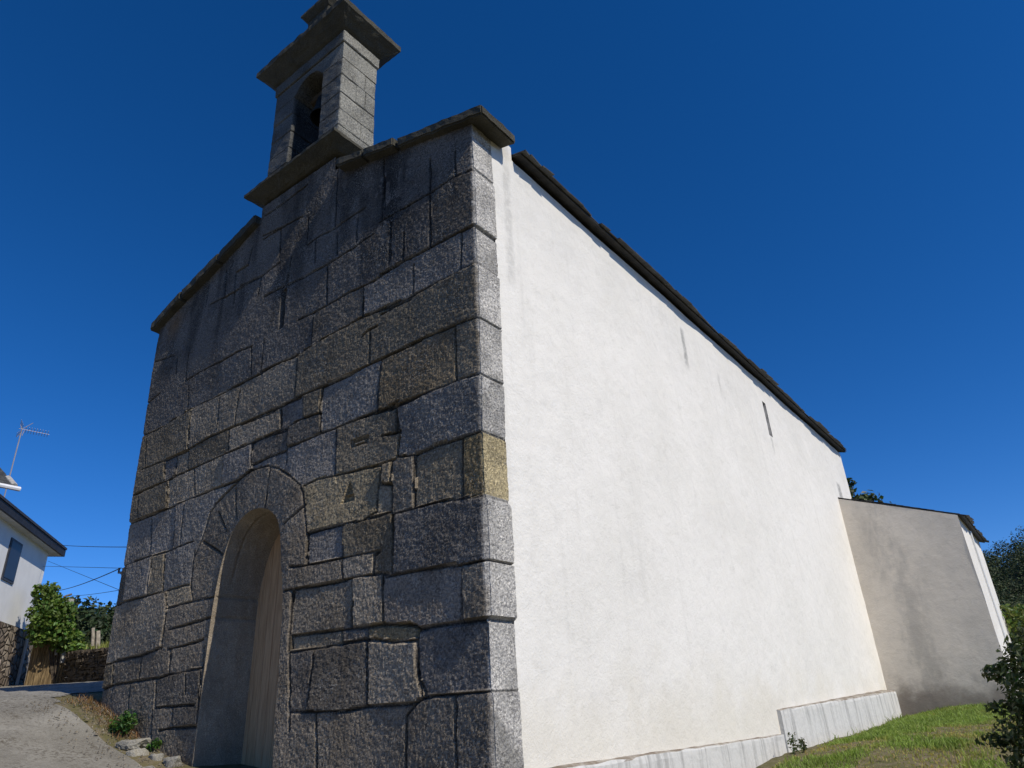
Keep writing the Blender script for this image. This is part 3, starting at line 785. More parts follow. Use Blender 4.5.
# lean-to annex at the far end: a part of the church
AX, AY0, AY1 = 2.47, 14.6, 19.0
annex = empty("annex", (1.2, 16, -.5), None, None); del_keys = [k for k in ("label", "category") if k in annex]
annex.parent = church; annex.matrix_parent_inverse = Matrix.Translation(-church.location)
def aparent(o): o.parent = annex; o.matrix_parent_inverse = Matrix.Translation(-Vector((1.2, 16, -.5))); return o
def wall_grid(name, P0, du, dv, nu, nv, topfn, mat, amp=.012, inset=None):
    us = np.linspace(0, 1, nu); vs2 = np.linspace(0, 1, nv); V = []; Fc = []
    nrm_ = np.cross(du, dv); nrm_ = nrm_ / np.linalg.norm(nrm_)
    for u in us:
        for v in vs2:
            p = np.array(P0) + np.array(du) * u + np.array(dv) * v * topfn(u)
            V.append(p + nrm_ * amp * float(fbm2(np.array([u * 4 + P0[0]]), np.array([v * 5.]))[0]))
    for i in range(nu - 1):
        for j in range(nv - 1): Fc.append((i * nv + j, (i + 1) * nv + j, (i + 1) * nv + j + 1, i * nv + j + 1))
    return mesh_np(name, V, Fc, smooth=True)
aparent(link("front_wall", wall_grid("front_wall", (-.05, AY0, -1.0), (AX + .05, 0, 0), (0, 0, 1), 30, 40, lambda u: 5.45 - .93 * u, M_ANNEX), M_ANNEX))
aparent(link("flank_wall", wall_grid("flank_wall", (AX, AY0, -1.0), (0, AY1 - AY0, 0), (0, 0, 1), 40, 30, lambda u: 4.55, M_PLASTER), M_PLASTER))
bm = bmesh.new(); prism(bm, [(-.05, -1), (AX - .02, -1), (AX - .02, 3.5), (-.05, 4.4)], 'y', AY1 - .12, AY1 - .02); aparent(bm_link("rear_wall", bm, M_PLASTER))
bm = bmesh.new(); tube(bm, [(AX + .03, AY0 + 1.9, 3.42), (AX + .03, AY0 + 1.9, -.5)], .022, 8); aparent(bm_link("downpipe", bm, plain("white pipe", (.75, .75, .73), .4, .05)))
sl = Vector((AX + .24, 0, -.38 * (AX + .24))).normalized()
o = slate_roof("annex_roof", (-.02, AY0 + .0, 4.50), (0, 1, 0), tuple(sl), AY1 - AY0 + .2, (AX + .22) / sl.x, None, 14, 21); aparent(o)
# iron bracket with insulators on the far corner
bm = bmesh.new(); tube(bm, [(-6.74, .12, 2.02), (-7.05, .10, 2.05), (-7.05, .10, 2.12)], .016); tube(bm, [(-6.74, .12, 1.9), (-7.0, .10, 2.04)], .010)
bm_link("cable_bracket", bm, plain("grey galvanised iron", (.18, .18, .18), .5, metal=.4), church)
# ------------------------------------------------------------------ ground, lane, lawn
def graded(lo, hi, fine_lo, fine_hi, fine, grow=1.25):
    a = list(np.arange(fine_lo, fine_hi, fine)); s = fine; x = fine_hi; b = []
    while x < hi: b.append(x); s *= grow; x += s
    s = fine; x = fine_lo - fine; c = []
    while x > lo: c.append(x); s *= grow; x -= s
    return np.array([lo] + c[::-1] + a + b + [hi])
gx = graded(-900, 900, -12, 6, .12); gy = graded(-900, 900, -7, 18, .14)
GX, GY = np.meshgrid(gx, gy, indexing='ij'); GZ = ground_z(GX, GY)
far = np.hypot(GX, GY)
GZ = GZ + .035 * fbm2(GX * 2.2, GY * 2.2, 4) * sstep(40, 15, far)
vid = np.arange(GX.size).reshape(GX.shape)
Q = np.stack([vid[:-1, :-1], vid[1:, :-1], vid[1:, 1:], vid[:-1, 1:]], -1).reshape(-1, 4)
b = NB("earth and grass ground", .95, .1)
col = b.mix(b.ramp(b.noise(.5, 6), .35, .65), (.10, .105, .04), (.17, .145, .075))
col = b.mix(b.ramp(b.noise(7, 5, .65), .4, .68), col, (.20, .165, .11))
b.bump(b.noise(12, 6, .7), .8, .05)
tag(link("ground", mesh_np("ground", np.stack([GX, GY, GZ], -1).reshape(-1, 3), Q, smooth=True), b.out(col)), kind="structure")

def sheet(name, xs, ys, inside, lift, mat, extra=None):
    X, Y = np.meshgrid(xs, ys, indexing='ij'); Zs = ground_z(X, Y) + .035 * fbm2(X * 2.2, Y * 2.2, 4) * sstep(40, 15, np.hypot(X, Y)) + lift
    if extra is not None: Zs = Zs + extra(X, Y)
    ok = inside(X, Y); vid = np.arange(X.size).reshape(X.shape)
    c = ok[:-1, :-1] & ok[1:, :-1] & ok[1:, 1:] & ok[:-1, 1:]
    i, j = np.where(c); Q = np.stack([vid[i, j], vid[i + 1, j], vid[i + 1, j + 1], vid[i, j + 1]], 1)
    u = np.unique(Q); r = np.zeros(X.size, int); r[u] = np.arange(len(u))
    return link(name, mesh_np(name, np.stack([X, Y, Zs], -1).reshape(-1, 3)[u], r[Q], smooth=True), mat)
b = NB("worn concrete lane", .92, .15)
col = b.mix(b.ramp(b.noise(1.1, 6, .65), .35, .65), (.20, .188, .162), (.29, .275, .24))
col = b.mix(b.math('MULTIPLY', b.ramp(b.noise(20, 5, .75), .48, .60), b.ramp(b.noise(1.3, 4), .38, .62, .25, .95)), col, (.105, .092, .072))
col = b.mix(b.ramp(b.noise(60, 3, .7), .56, .66, 0, .6), col, (.34, .33, .29))
b.bump(b.math('ADD', b.noise(16, 5, .7), b.math('MULTIPLY', b.noise(70, 3), .5)), .5, .02)
M_LANE = b.out(col)
wob = lambda X, Y: .25 * fbm2(X * 1.1, Y * 1.1, 3)
tag(sheet("lane", np.arange(-40, 1.5, .1), np.arange(-7.5, 12, .1), lambda X, Y: ((Y < -.35 + wob(X, Y)) | (X < -7.6 + wob(X, Y))) & (Y < -.2 + np.clip(-X - 7.4, 0, 40) * .95) & (Y > -6.5 + wob(X, Y) + np.clip(-X - 12, 0, 60) * .3), .012, M_LANE), kind="structure")

def scatter_mesh(name, n, fn, mat):
    """many small triangles/quads in one mesh; fn(i) -> (verts, faces, tint)"""
    V, Fc, C = [], [], []
    for i in range(n):
        v, f, c = fn(i)
        if v is None: continue
        k = len(V); V += v; Fc += [tuple(q + k for q in ff) for ff in f]; C += [c] * len(v)
    me = bpy.data.meshes.new(name); me.from_pydata(V, [], Fc); a = me.attributes.new("tint", 'FLOAT_COLOR', 'POINT')
    cc = np.ones((len(V), 4), np.float32); cc[:, :3] = C; a.data.foreach_set("color", cc.ravel()); me.update()
    return link(name, me, mat)
def leaf_mat(name, base, trans=.25, rough=.5):
    b = NB(name, rough, .35); col = b.mix(1.0, base, b.attr(), 'MULTIPLY'); b.out(col)
    tr = b.n("ShaderNodeBsdfTranslucent"); b.l(b.mix(1.0, col, (1.2, 1.3, .7), 'MULTIPLY'), tr.inputs[0])
    mx = b.n("ShaderNodeMixShader"); mx.inputs[0].default_value = trans; b.l(b.b.outputs[0], mx.inputs[1]); b.l(tr.outputs[0], mx.inputs[2])
    b.l(mx.outputs[0], b.t.nodes["Material Output"].inputs[0]); return b.m
M_GRASS = leaf_mat("grass blades", (.25, .34, .075), .35, .6)
def grass_fn(i):
    while True:
        y = 3.2 + rng.random() ** 1.0 * 13; x = .26 + rng.random() ** .9 * 5.5
        if y > AY0 - .02 and x < AX + .08: continue
        break
    dens = float(fbm2(np.array([x * 1.1 + 3]), np.array([y * .8]), 3)[0])
    edge = x - .24
    dry = .9 * sstep(.24, .02, edge) + sstep(-.15, .2, dens + .10 * (x - 1.5) - .03 * (y - 9))
    if rng.random() < .70 * dry: return None, None, None
    h = rng.uniform(.02, .065) * (.85 - .4 * dry) * (1 + .7 * float(sstep(.0, .25, fbm2(np.array([x * 5.]), np.array([y * 4.]), 2)[0]))); 
    if rng.random() < .03: h *= 1.8
    if edge < .16 and y > 5.5 and rng.random() < .3: h *= 2.2; dry = dry * .5
    a = rng.random() * 6.283; w = rng.uniform(.004, .010); l = rng.uniform(.2, .9) * h; b_ = rng.random() * 6.283
    z = float(ground_z(x, y)) + .0
    dx, dy = math.cos(a) * w, math.sin(a) * w; lx, ly = math.cos(b_) * l, math.sin(b_) * l
    v = [(x - dx, y - dy, z - .01), (x + dx, y + dy, z - .01), (x + dx * .7 + lx * .4, y + dy * .7 + ly * .4, z + h * .65), (x - dx * .7 + lx * .4, y - dy * .7 + ly * .4, z + h * .65), (x + lx, y + ly, z + h)]
    g = rng.uniform(.55, 1.15) * (1 + .35 * float(fbm2(np.array([x * 3. + 50]), np.array([y * 2.5]), 2)[0])); dr = float(dry) * rng.random()
    c = (g * (1 + 1.0 * dr), g * (1.0 + .05 * dr), g * (1 + .9 * dr))
    return v, [(0, 1, 2, 3), (3, 2, 4)], c
tag(scatter_mesh("grass", 120000, grass_fn, M_GRASS), "patchy green and straw-coloured grass along the foot of the white wall", "grass", kind="stuff")
# loose stones and dry litter beside the front
M_PEB = plain("pebbles", (.33, .30, .25), .95, .4, 20)
M_PEB = stone_mat("loose stones", (.22, .205, .18), True, 0)
def peb_fn(i):
    x = -7.2 + rng.random() * 2.9; y = -rng.random() ** 2.2 * .8 - .02
    s = rng.uniform(.005, .015) * (2.2 if rng.random() < .04 else 1)
    z = float(ground_z(x, y)) + .03
    a = rng.random() * 6.28; v = []
    for k in range(5): v.append((x + s * math.cos(a + k * 1.257) * rng.uniform(.7, 1.2), y + s * math.sin(a + k * 1.257) * rng.uniform(.7, 1.2), z - .01))
    v.append((x + s * .2, y, z + s * rng.uniform(.4, .8)))
    g = rng.uniform(.8, 1.5); w = rng.random()
    return v, [(k, (k + 1) % 5, 5) for k in range(5)], (g, g * (1 - .12 * w), g * (1 - .3 * w))
tag(scatter_mesh("gravel", 600, peb_fn, M_PEB), "loose grit and small stones on the lane beside the church front", "gravel", kind="stuff")
M_STRAW = leaf_mat("dry grass", (.30, .19, .085), .2, .8)
def straw_fn(i):
    x = -7.15 + rng.random() * 1.75; y = -rng.random() ** 1.8 * .32 + .02; z = float(ground_z(x, y)) + .02
    a = rng.random() * 6.28; l = rng.uniform(.03, .12); w = .004; h = rng.uniform(.01, .09)
    dx, dy = -math.sin(a) * w, math.cos(a) * w
    g = rng.uniform(.5, 1.3)
    return [(x - dx, y - dy, z), (x + dx, y + dy, z), (x + math.cos(a) * l, y + math.sin(a) * l, z + h)], [(0, 1, 2)], (g, g * rng.uniform(.75, 1.05), g * rng.uniform(.6, 1.1))
tag(scatter_mesh("dry_grass", 850, straw_fn, M_STRAW), "withered orange-brown grass at the foot of the church's left corner", "dry grass", kind="stuff")
M_ROCK = stone_mat("pale rubble", (.34, .32, .27), False, .4, (.5, .48, .43))
rk = [(-5.25, -.20, .22, .05), (-4.98, -.27, .13, .045), (-4.74, -.16, .12, .06), (-4.45, -.10, .11, .08)]
rlab = ["long pale rubble stone under the leafy weed at the church front", "pale flat stone just right of the leafy weed on the lane edge", "small pale stone under the doorway's left jamb stones", "pale angular stone lying closest to the church door jamb"]
for (x, y, s, h), lb in zip(rk, rlab):
    bm = bmesh.new(); z = float(ground_z(x, y)); box(bm, x - s, x + s, y - s * .6, y + s * .6, z - .05, z + h, .03); rough(bm, .04, .07, 7, x)
    tag(bm_link("rubble_stone", bm, M_ROCK), lb, "stone", "pale stones at the foot of the front")

# ------------------------------------------------------------------ plants
def leaves(name, blobs, n, size, mat, parent=None, up=.3, shell=.55, elong=1.6, seed=0, hang=0.0):
    """leaf quads spread through a union of ellipsoids (cx,cy,cz,rx,ry,rz)"""
    r = np.random.default_rng(seed + 100); B = np.array(blobs, float); w = (B[:, 3] * B[:, 4] + B[:, 4] * B[:, 5] + B[:, 3] * B[:, 5]); w /= w.sum()
    bi = r.choice(len(B), n, p=w); d = r.normal(size=(n, 3)); d /= np.linalg.norm(d, axis=1)[:, None]
    rad = shell + (1 - shell) * r.random(n) ** .6; rad *= 1 + np.clip(.10 * r.normal(size=n), -.25, .10)
    # clumps: bunch leaves round random twig ends
    P = B[bi, :3] + d * rad[:, None] * B[bi, 3:]
    tw = r.integers(0, max(8, n // 14), n); tc = P[r.integers(0, n, max(8, n // 14))]
    dist = np.linalg.norm(P - tc[tw], axis=1)
    pull = r.random(n) < .0
    nr = d * .6 + r.normal(size=(n, 3)) * .6 + np.array([0, 0, up]); nr /= np.linalg.norm(nr, axis=1)[:, None]
    t = np.cross(nr, r.normal(size=(n, 3))); t /= np.linalg.norm(t, axis=1)[:, None]; t[:, 2] -= hang; u = np.cross(nr, t); u /= np.linalg.norm(u, axis=1)[:, None]
    s = size * r.uniform(.6, 1.35, n)[:, None]
    V = np.stack([P - t * s * elong * .5, P + u * s * .42 - t * s * .02 + nr * s * .12, P + t * s * elong * .5 - nr * s * .1, P - u * s * .42 - t * s * .02 + nr * s * .12], 1).reshape(-1, 3)
    Q = np.arange(n * 4).reshape(n, 4)
    g = r.uniform(.55, 1.35, (n, 1)) * np.array([[1, 1, 1]]) * (1 + .25 * r.normal(size=(n, 3)) * np.array([.6, .2, .4]))
    cl = 1 + .35 * np.sin(P[:, :1] * 5 / max(size * 8, .3) + P[:, 2:] * 4 / max(size * 8, .3))
    C = np.repeat(np.clip(g * (.7 + .3 * cl), .2, 2), 4, 0)
    return link(name, mesh_np(name, V, Q, C), mat, parent)
def limbs(name, base, tips, r0, mat, parent):
    bm = bmesh.new(); base = Vector(base)
    for i, tp in enumerate(tips):
        tp = Vector(tp); mid = base.lerp(tp, .5) + Vector((mnoise.noise(tp * 1.3) * .25, mnoise.noise(tp * 2.1) * .25, .12)) * (tp - base).length * .5
        tube(bm, [base, base.lerp(mid, .6) * 1.0, mid, mid.lerp(tp, .6), tp], r0 * (1 if i == 0 else .6), 6, r0 * .15)
    return bm_link(name, bm, mat, parent)
M_BARK = plain("bark", (.10, .08, .06), .95, .4, 12, .6)
M_TWIG = plain("dead twig", (.16, .13, .09), .95, .3, 20)
def cluster(c, R, k, r, seed, flat=1.0):
    q = random.Random(seed); out = []
    for _ in range(k):
        a = q.random() * 6.283; e = q.uniform(-.5, 1.2); d = q.uniform(.35, 1.0)
        out.append((c[0] + R[0] * d * math.cos(a) * math.cos(e), c[1] + R[1] * d * math.sin(a) * math.cos(e), c[2] + R[2] * d * math.sin(e), r * q.uniform(.7, 1.3), r * q.uniform(.7, 1.3), r * q.uniform(.6, 1.1) * flat))
    return out
def plant(name, loc, label, cat, blobs, n, size, mat, r0, group=None, seed=0, part="foliage", trunk="trunk", **kw):
    root = empty(name, loc, label, cat, group)
    leaves(part, blobs, n, size, mat, root, seed=seed, **kw)
    tips = [b[:3] for b in blobs[:7]]
    top = (loc[0], loc[1], max(b[2] for b in blobs))
    limbs(trunk, (loc[0], loc[1], loc[2] - .1), [top] + tips, r0, M_BARK, root)
    return root
M_DARKLEAF = leaf_mat("dark shrub leaves", (.065, .088, .03), .25, .5)
M_MIDLEAF = leaf_mat("mid green leaves", (.13, .17, .035), .35)
M_VINE = leaf_mat("vine leaves", (.115, .185, .035), .35)
M_FAR = leaf_mat("far tree leaves", (.035, .055, .018), .15, .6)
M_WEED = leaf_mat("weed leaves", (.07, .15, .03), .35)
# big dark shrub right edge
_s = at(1092, 724, 8.4); sx, sy = _s[0], _s[1]; sz = float(ground_z(sx, sy))
plant("shrub", (sx, sy, sz), "dense dark-leaved shrub at the right edge, beside the lawn in front of the annex", "shrub",
      [(sx, sy, sz + .5, .62, .62, .6), (sx + .05, sy, sz + 1.05, .5, .5, .42), (sx - .25, sy - .1, sz + .85, .35, .4, .35), (sx - .4, sy + .1, sz + .35, .35, .4, .4), (sx + .3, sy, sz + .8, .6, .6, .55), (sx - .1, sy + .3, sz + .9, .5, .5, .4), (sx - .3, sy - .2, sz + .2, .4, .4, .3), (sx - .55, sy + .05, sz + .95, .16, .14, .07), (sx - .62, sy, sz + .66, .15, .1, .06), (sx - .75, sy + .1, sz + .38, .18, .12, .06)],
      14000, .038, M_DARKLEAF, .035, seed=2, shell=.45)
# paler bush beyond
p = at(1028, 615, 24); pz = float(ground_z(p[0], p[1]))
plant("bush", (p[0], p[1], pz), "loose yellow-green bush beyond the annex, in front of the wooded hill", "bush", cluster((p[0], p[1], pz + 1.3), (1.2, 1.2, .9), 14, .5, 5), 3200, .10, M_MIDLEAF, .06, seed=5, shell=.3)
# tree peeping over the annex roof
p = at(852, 500, 23.5); tz = float(ground_z(p[0], p[1]))
hz = p[2]
tr_bl = [(p[0] - .2, p[1], hz - 1.0, .9, .9, .9), (p[0] - .1, p[1], hz + .25, .30, .3, .5), (p[0] + .45, p[1], hz - .1, .45, .4, .30), (p[0] + .0, p[1], hz - .3, .5, .5, .4), (p[0] - .6, p[1], hz + .3, .6, .5, .6), (p[0] + .1, p[1], hz + .55, .12, .12, .18), (p[0] + .9, p[1], hz - .45, .3, .25, .15)]
plant("tree", (p[0] - .3, p[1], tz), "small leafy tree showing between the church roof and the annex roof", "tree", tr_bl, 1500, .13, M_DARKLEAF, .08, seed=9, part="crown", shell=.2)
# weeds at the foot of the front
def weed(x, y, s, n, label, seed, size=.035):
    z = float(ground_z(x, y)); root = empty("weed", (x, y, z), label, "weed", "weeds at the foot of the front")
    leaves("foliage", [(x, y, z + s * .5, s, s * .55, s * .55), (x + s * .5, y, z + s * .75, s * .5, s * .4, s * .4), (x - s * .5, y, z + s * .35, s * .5, s * .4, s * .35)], n, size, M_WEED, root, seed=seed, shell=.2)
    limbs("stem", (x, y, z - .03), [(x + .5 * s * math.cos(q), y + .3 * s * math.sin(q), z + s * .7) for q in range(5)], .006, M_TWIG, root)
weed(-5.62, -.16, .24, 420, "low bushy green weed at the foot of the stone front, the larger of two", 31)
weed(-4.98, -.07, .12, 90, "small bright green weed sprouting from the wall joint near the doorway", 32)
# white-wall weeds
for q, (y, s) in enumerate([(6.1, .13), (6.5, .09)]):
    z = float(ground_z(.33, y)); root = empty("weed", (.33, y, z), ["dark weed against the step of the white footing", "thin weed on the lawn just beyond the footing's step"][q], "weed", "weeds along the footing")
    leaves("foliage", [(.33, y, z + s, s * .6, s, s * 1.1)], 90, .03, M_DARKLEAF, root, seed=40 + q, shell=.1)
    limbs("stem", (.33, y, z - .02), [(.33 + .05 * math.cos(k), y + .06 * math.sin(k), z + s * 2) for k in range(5)], .004, M_TWIG, root)

# ------------------------------------------------------------------ house on the left
u = np.array([-.8168, .5769, 0]); n_ = np.array([.5769, .8168, 0]); P1 = np.array([-22.65, 4.57, 0])
def hp(a, b, z): q = P1 - u * a - n_ * b; return Vector((q[0], q[1], z))       # a metres back along the wall, b metres into the house
house = empty("house", hp(4, 3, 1.2), "white rendered house over a rubble-stone ground floor, at the left edge beyond the lane", "house")
M_HW = plain("house white render", (.80, .80, .78), .85, .04, 2)
b = NB("rubble masonry", .95, .1)
vo = b.n("ShaderNodeTexVoronoi"); vo.inputs["Scale"].default_value = 3.2; b.l(b.mapped((1, 1, 1.5)), vo.inputs["Vector"])
vd = b.n("ShaderNodeTexVoronoi", feature='DISTANCE_TO_EDGE'); vd.inputs["Scale"].default_value = 3.2; b.l(b.mapped((1, 1, 1.5)), vd.inputs["Vector"])
cs_ = b.n("ShaderNodeSeparateColor"); b.l(vo.outputs["Color"], cs_.inputs[0])
col = b.mix(cs_.outputs[0], (.16, .125, .095), (.40, .34, .27)); col = b.mix(b.ramp(vd.outputs["Distance"], .0, .06), (.055, .045, .035), col)
b.bump(b.ramp(vd.outputs["Distance"], 0, .18), 1.0, .08); M_RUBBLE = b.out(col)
def hbox(bm, a0, a1, b0, b1, z0, z1, bev=0):
    vv = [bm.verts.new(hp(a, bb, z)) for a in (a0, a1) for bb in (b0, b1) for z in (z0, z1)]
    for f in ((0, 1, 3, 2), (4, 6, 7, 5), (0, 4, 5, 1), (2, 3, 7, 6), (0, 2, 6, 4), (1, 5, 7, 3)): bm.faces.new([vv[i] for i in f])
    bmesh.ops.recalc_face_normals(bm, faces=bm.faces[:])
bm = bmesh.new(); hbox(bm, -.32, 14, -.06, 9, .3, 2.86); bm_link("stone_base", bm, M_RUBBLE, house)
bm = bmesh.new(); hbox(bm, 0, 14, 0, 9, 2.90, 5.45); up_ = bm_link("upper_wall", bm, M_HW, house)
M_FASC = plain("dark eave board", (.025, .025, .028), .6, .2)
M_SOFF = plain("pale soffit", (.55, .54, .50), .8, .08)
EA = .26
bm = bmesh.new(); hbox(bm, -.55, 14, -EA, .3, 5.40, 5.46); bm_link("soffit", bm, M_SOFF, house)
bm = bmesh.new(); hbox(bm, -.58, 14, -EA - .07, -EA, 5.40, 5.66); hbox(bm, -.62, -.55, -EA - .07, 4.5, 5.40, 5.62); bm_link("fascia", bm, M_FASC, house)
bm = bmesh.new(); A = [hp(-.62, -EA - .1, 5.62), hp(14, -EA - .1, 5.62), hp(14, 4.5, 7.1), hp(-.62, 4.5, 7.1), hp(-.62, 9.6, 5.62), hp(14, 9.6, 5.62)]
vv = [bm.verts.new(p_) for p_ in A] + [bm.verts.new(p_ + Vector((0, 0, .07))) for p_ in A]
for f in ((0, 1, 2, 3), (3, 2, 5, 4), (6, 9, 8, 7), (9, 10, 11, 8), (0, 6, 7, 1), (0, 3, 9, 6), (3, 4, 10, 9), (4, 5, 11, 10)): bm.faces.new([vv[i] for i in f])
bm_link("roof", bm, plain("dark roof slate", (.045, .045, .05), .6, .3, 9), house)
# window in the upper wall
for k_, a0 in enumerate((2.6, 7.0)):
    bm = bmesh.new(); hbox(bm, a0, a0 + 1.0, -.03, .05, 3.95, 5.12); w_ = bm_link("window", bm, plain("dark window frame", (.05, .05, .055), .5), house)
    bm = bmesh.new(); hbox(bm, a0 + .07, a0 + .93, -.04, -.032, 4.02, 5.05); o = bm_link("pane", bm, plain("window glass", (.02, .022, .026), .4, .1, spec=.5), w_); o.matrix_parent_inverse = Matrix()
bm = bmesh.new(); hbox(bm, 3.2, 4.2, -.075, -.062, 1.75, 2.35); bm_link("window", bm, plain("dark opening", (.012, .012, .012), .9), house)
bm = bmesh.new(); tube(bm, [hp(.55, -.12, 2.8), hp(.55, -.12, .9)], .05); bm_link("downpipe", bm, plain("pale pipe", (.5, .5, .48), .5, .05), house)
# taller block behind, with gutter and slates
K = at(15, 489, 25.5); kz = float(K[2]); ax = Vector((-.0995, .995, 0)); bx = Vector((.995, .0995, 0)); K = Vector(K)
def kp(a, c, z): q = K - ax * a - bx * c; return Vector((q.x, q.y, z))
bm = bmesh.new(); pts = [kp(a, c, z) for a in (.35, 8) for c in (.4, 6) for z in (5.0, kz - .05)]
vv = [bm.verts.new(p_) for p_ in pts]
for f in ((0, 1, 3, 2), (4, 6, 7, 5), (0, 4, 5, 1), (2, 3, 7, 6), (1, 5, 7, 3)): bm.faces.new([vv[i] for i in f])
bmesh.ops.recalc_face_normals(bm, faces=bm.faces[:]); bm_link("upper_block", bm, M_HW, house)
o = slate_roof("upper_roof", kp(8, 3.2, kz + 2.15), tuple(ax), tuple(bx * 3.2 + Vector((0, 0, -2.1))), 8.0, math.hypot(3.2, 2.1) + .05, house, 12, 41)
bm = bmesh.new(); tube(bm, [kp(8, -.08, kz), kp(-.1, -.08, kz)], .075, 8); bm_link("gutter", bm, plain("white gutter", (.75, .75, .75), .35, .03), house)
bm = bmesh.new(); tube(bm, [kp(-.02, .15, kz + .12), kp(-.02, .75, kz + .50)], .10, 8); bm_link("ridge_tile", bm, plain("pale ridge tile", (.42, .40, .36), .8), house)

# television aerial on the roof
m0 = at(10, 475, 29); m1 = at(22, 429, 29)
aer = empty("television_aerial", tuple(m0), "thin television aerial on a mast above the house roof", "aerial")
M_ALU = plain("aluminium", (.36, .34, .34), .5, .1, metal=.3)
m0v, m1v = Vector(m0), Vector(m1); 
bm = bmesh.new(); tube(bm, [m0v - Vector((0, 0, 2.0)), m0v, m1v], .022); bm_link("mast", bm, M_ALU, aer)
bd = Vector((.28, .96, -.05)); sd = Vector((.0, .05, 1.0)).normalized(); fw = Vector((.96, -.28, 0))
bm = bmesh.new(); s0 = m1v - bd * .1; s1 = m1v + bd * .85 + Vector((0, 0, -.02)); tube(bm, [s0, s1], .009)
for k in range(9):
    c = m1v + bd * (.12 + k * .085); tube(bm, [c - fw * .17 + sd * .05, c, c + fw * .17 + sd * .05], .008, 5); tube(bm, [c - fw * .17 - sd * .07, c, c + fw * .17 - sd * .07], .008, 5)
for s in (-1, 1):
    for k in range(4): tube(bm, [m1v + sd * s * .03 + fw * (-.25), m1v + sd * s * (.1 + .05 * k) - bd * (.03 * k) - fw * .25, m1v + sd * s * (.1 + .05 * k) - bd * .03 * k + fw * .25], .008, 5)
tube(bm, [m1v + bd * .0, m1v + bd * .28 + Vector((0, 0, .30))], .012, 5); tube(bm, [m1v + bd * .08 + Vector((0, 0, -.03)), m1v + bd * .05 + Vector((0, 0, -.25))], .012, 5)
bm_link("antenna_array", bm, M_ALU, aer)

# vine over a reed-and-plank screen, pillar, dry-stone wall, fence posts
vb = at(55, 680, 26.5); vz = float(ground_z(vb[0], vb[1]))
M_REED = NB("brown reed screen", .95, .1); rn = M_REED.noise(9, 4, .6, M_REED.mapped((5, 5, .35))); M_REED.bump(rn, .8, .03)
M_REED = M_REED.out(M_REED.mix(M_REED.ramp(rn, .3, .7), (.10, .07, .04), (.30, .22, .12)))
right = Vector((.33, .944, 0))
def vp(px, py, d=26.5): return Vector(at(px, py, d))
scr = empty("plank_screen", tuple(vp(50, 680)), "rough brown reed and plank screen under the leafy vine, beside the stone house", "fence")
bm = bmesh.new(); rr = random.Random(3)
for i in range(26):
    a = vp(27 + i * 1.4, 680); z0 = float(ground_z(a.x, a.y)) - .3; h = rr.uniform(1.45, 1.75); w = .05; dd = Vector((.95, -.3, 0)) * rr.uniform(-.03, .03)
    tube(bm, [Vector((a.x, a.y, z0)) + dd, Vector((a.x + rr.uniform(-.05, .05), a.y + rr.uniform(-.05, .05), z0 + .3 + h)) + dd], rr.uniform(.035, .06), 5)
bm_link("reeds", bm, M_REED, scr)
bm = bmesh.new(); tube(bm, [vp(62, 663, 26.2), vp(65, 640, 26.2)], .07, 4); tube(bm, [vp(56, 655, 26.2), vp(57, 640, 26.2)], .04, 4)
bm_link("plank", bm, plain("grey weathered plank", (.30, .29, .27), .9, .3, 15), scr)
pl = vp(69.5, 599, 27.4); bm = bmesh.new(); z0 = float(ground_z(pl.x, pl.y)); box(bm, pl.x - .11, pl.x + .11, pl.y - .11, pl.y + .11, z0 - .2, pl.z, .015)
tag(bm_link("concrete_post", bm, plain("grey concrete", (.36, .34, .31), .9, .2, 8, .4)), "pale concrete post standing behind the leafy vine", "post")
vbl = []
q = random.Random(12)
for (px, py, r_) in [(45, 600, .38), (53, 602, .42), (45, 612, .5), (56, 612, .55), (50, 622, .5), (60, 624, .42), (58, 632, .5), (66, 634, .36), (70, 640, .42), (62, 642, .4), (48, 634, .4), (74, 645, .3), (60, 610, .3), (44, 625, .4), (40, 638, .32), (36, 628, .3), (42, 591, .28), (50, 589, .26), (77, 649, .26)]:
    c = vp(px, py, 26.0 + q.uniform(-.2, .4)); vbl.append((c.x, c.y, c.z, r_ * .8, r_, r_ * .75))
root = empty("vine", (vb[0], vb[1], vz), "bright green climbing vine heaped over the plank screen beside the white house", "vine")
leaves("foliage", vbl, 5200, .115, M_VINE, root, seed=17, shell=.4, elong=1.1)
limbs("stem", (vb[0], vb[1], vz - .1), [b_[:3] for b_ in vbl[:8]], .04, M_BARK, root)
st = vp(72, 594, 26.2)
bm = bmesh.new(); tube(bm, [vp(63.5, 597, 26), vp(67, 595.5, 26), vp(72, 594, 26)], .03, 5); o = bm_link("dead_branch", bm, M_TWIG, root)
# dry-stone wall: individual stones laid in rough courses, one mesh
bm = bmesh.new(); rr = random.Random(9)
a0 = vp(68, 674, 26.0); a1 = vp(122, 662, 21.5); a0.z = a1.z = 0
dirw = (a1 - a0); Lw = dirw.length; dirw.normalize(); nw = Vector((-dirw.y, dirw.x, 0))
zrow = 0.0
while zrow < 1.0:
    hrow = rr.uniform(.05, .11); x = 0
    while x < Lw:
        l = rr.uniform(.10, .38); c = a0 + dirw * (x + l / 2) + nw * rr.uniform(-.04, .04); z = float(ground_z(c.x, c.y)) - .15 + zrow
        r_ = bmesh.ops.create_cube(bm, size=1.0)
        for v in r_['verts']:
            p_ = v.co.copy(); v.co = c + dirw * p_.x * (l - .015) + nw * p_.y * .35 + Vector((0, 0, z + hrow / 2 + p_.z * (hrow - .012))) + Vector((rr.uniform(-.035, .035), rr.uniform(-.035, .035), rr.uniform(-.022, .022)))
        x += l
    zrow += hrow
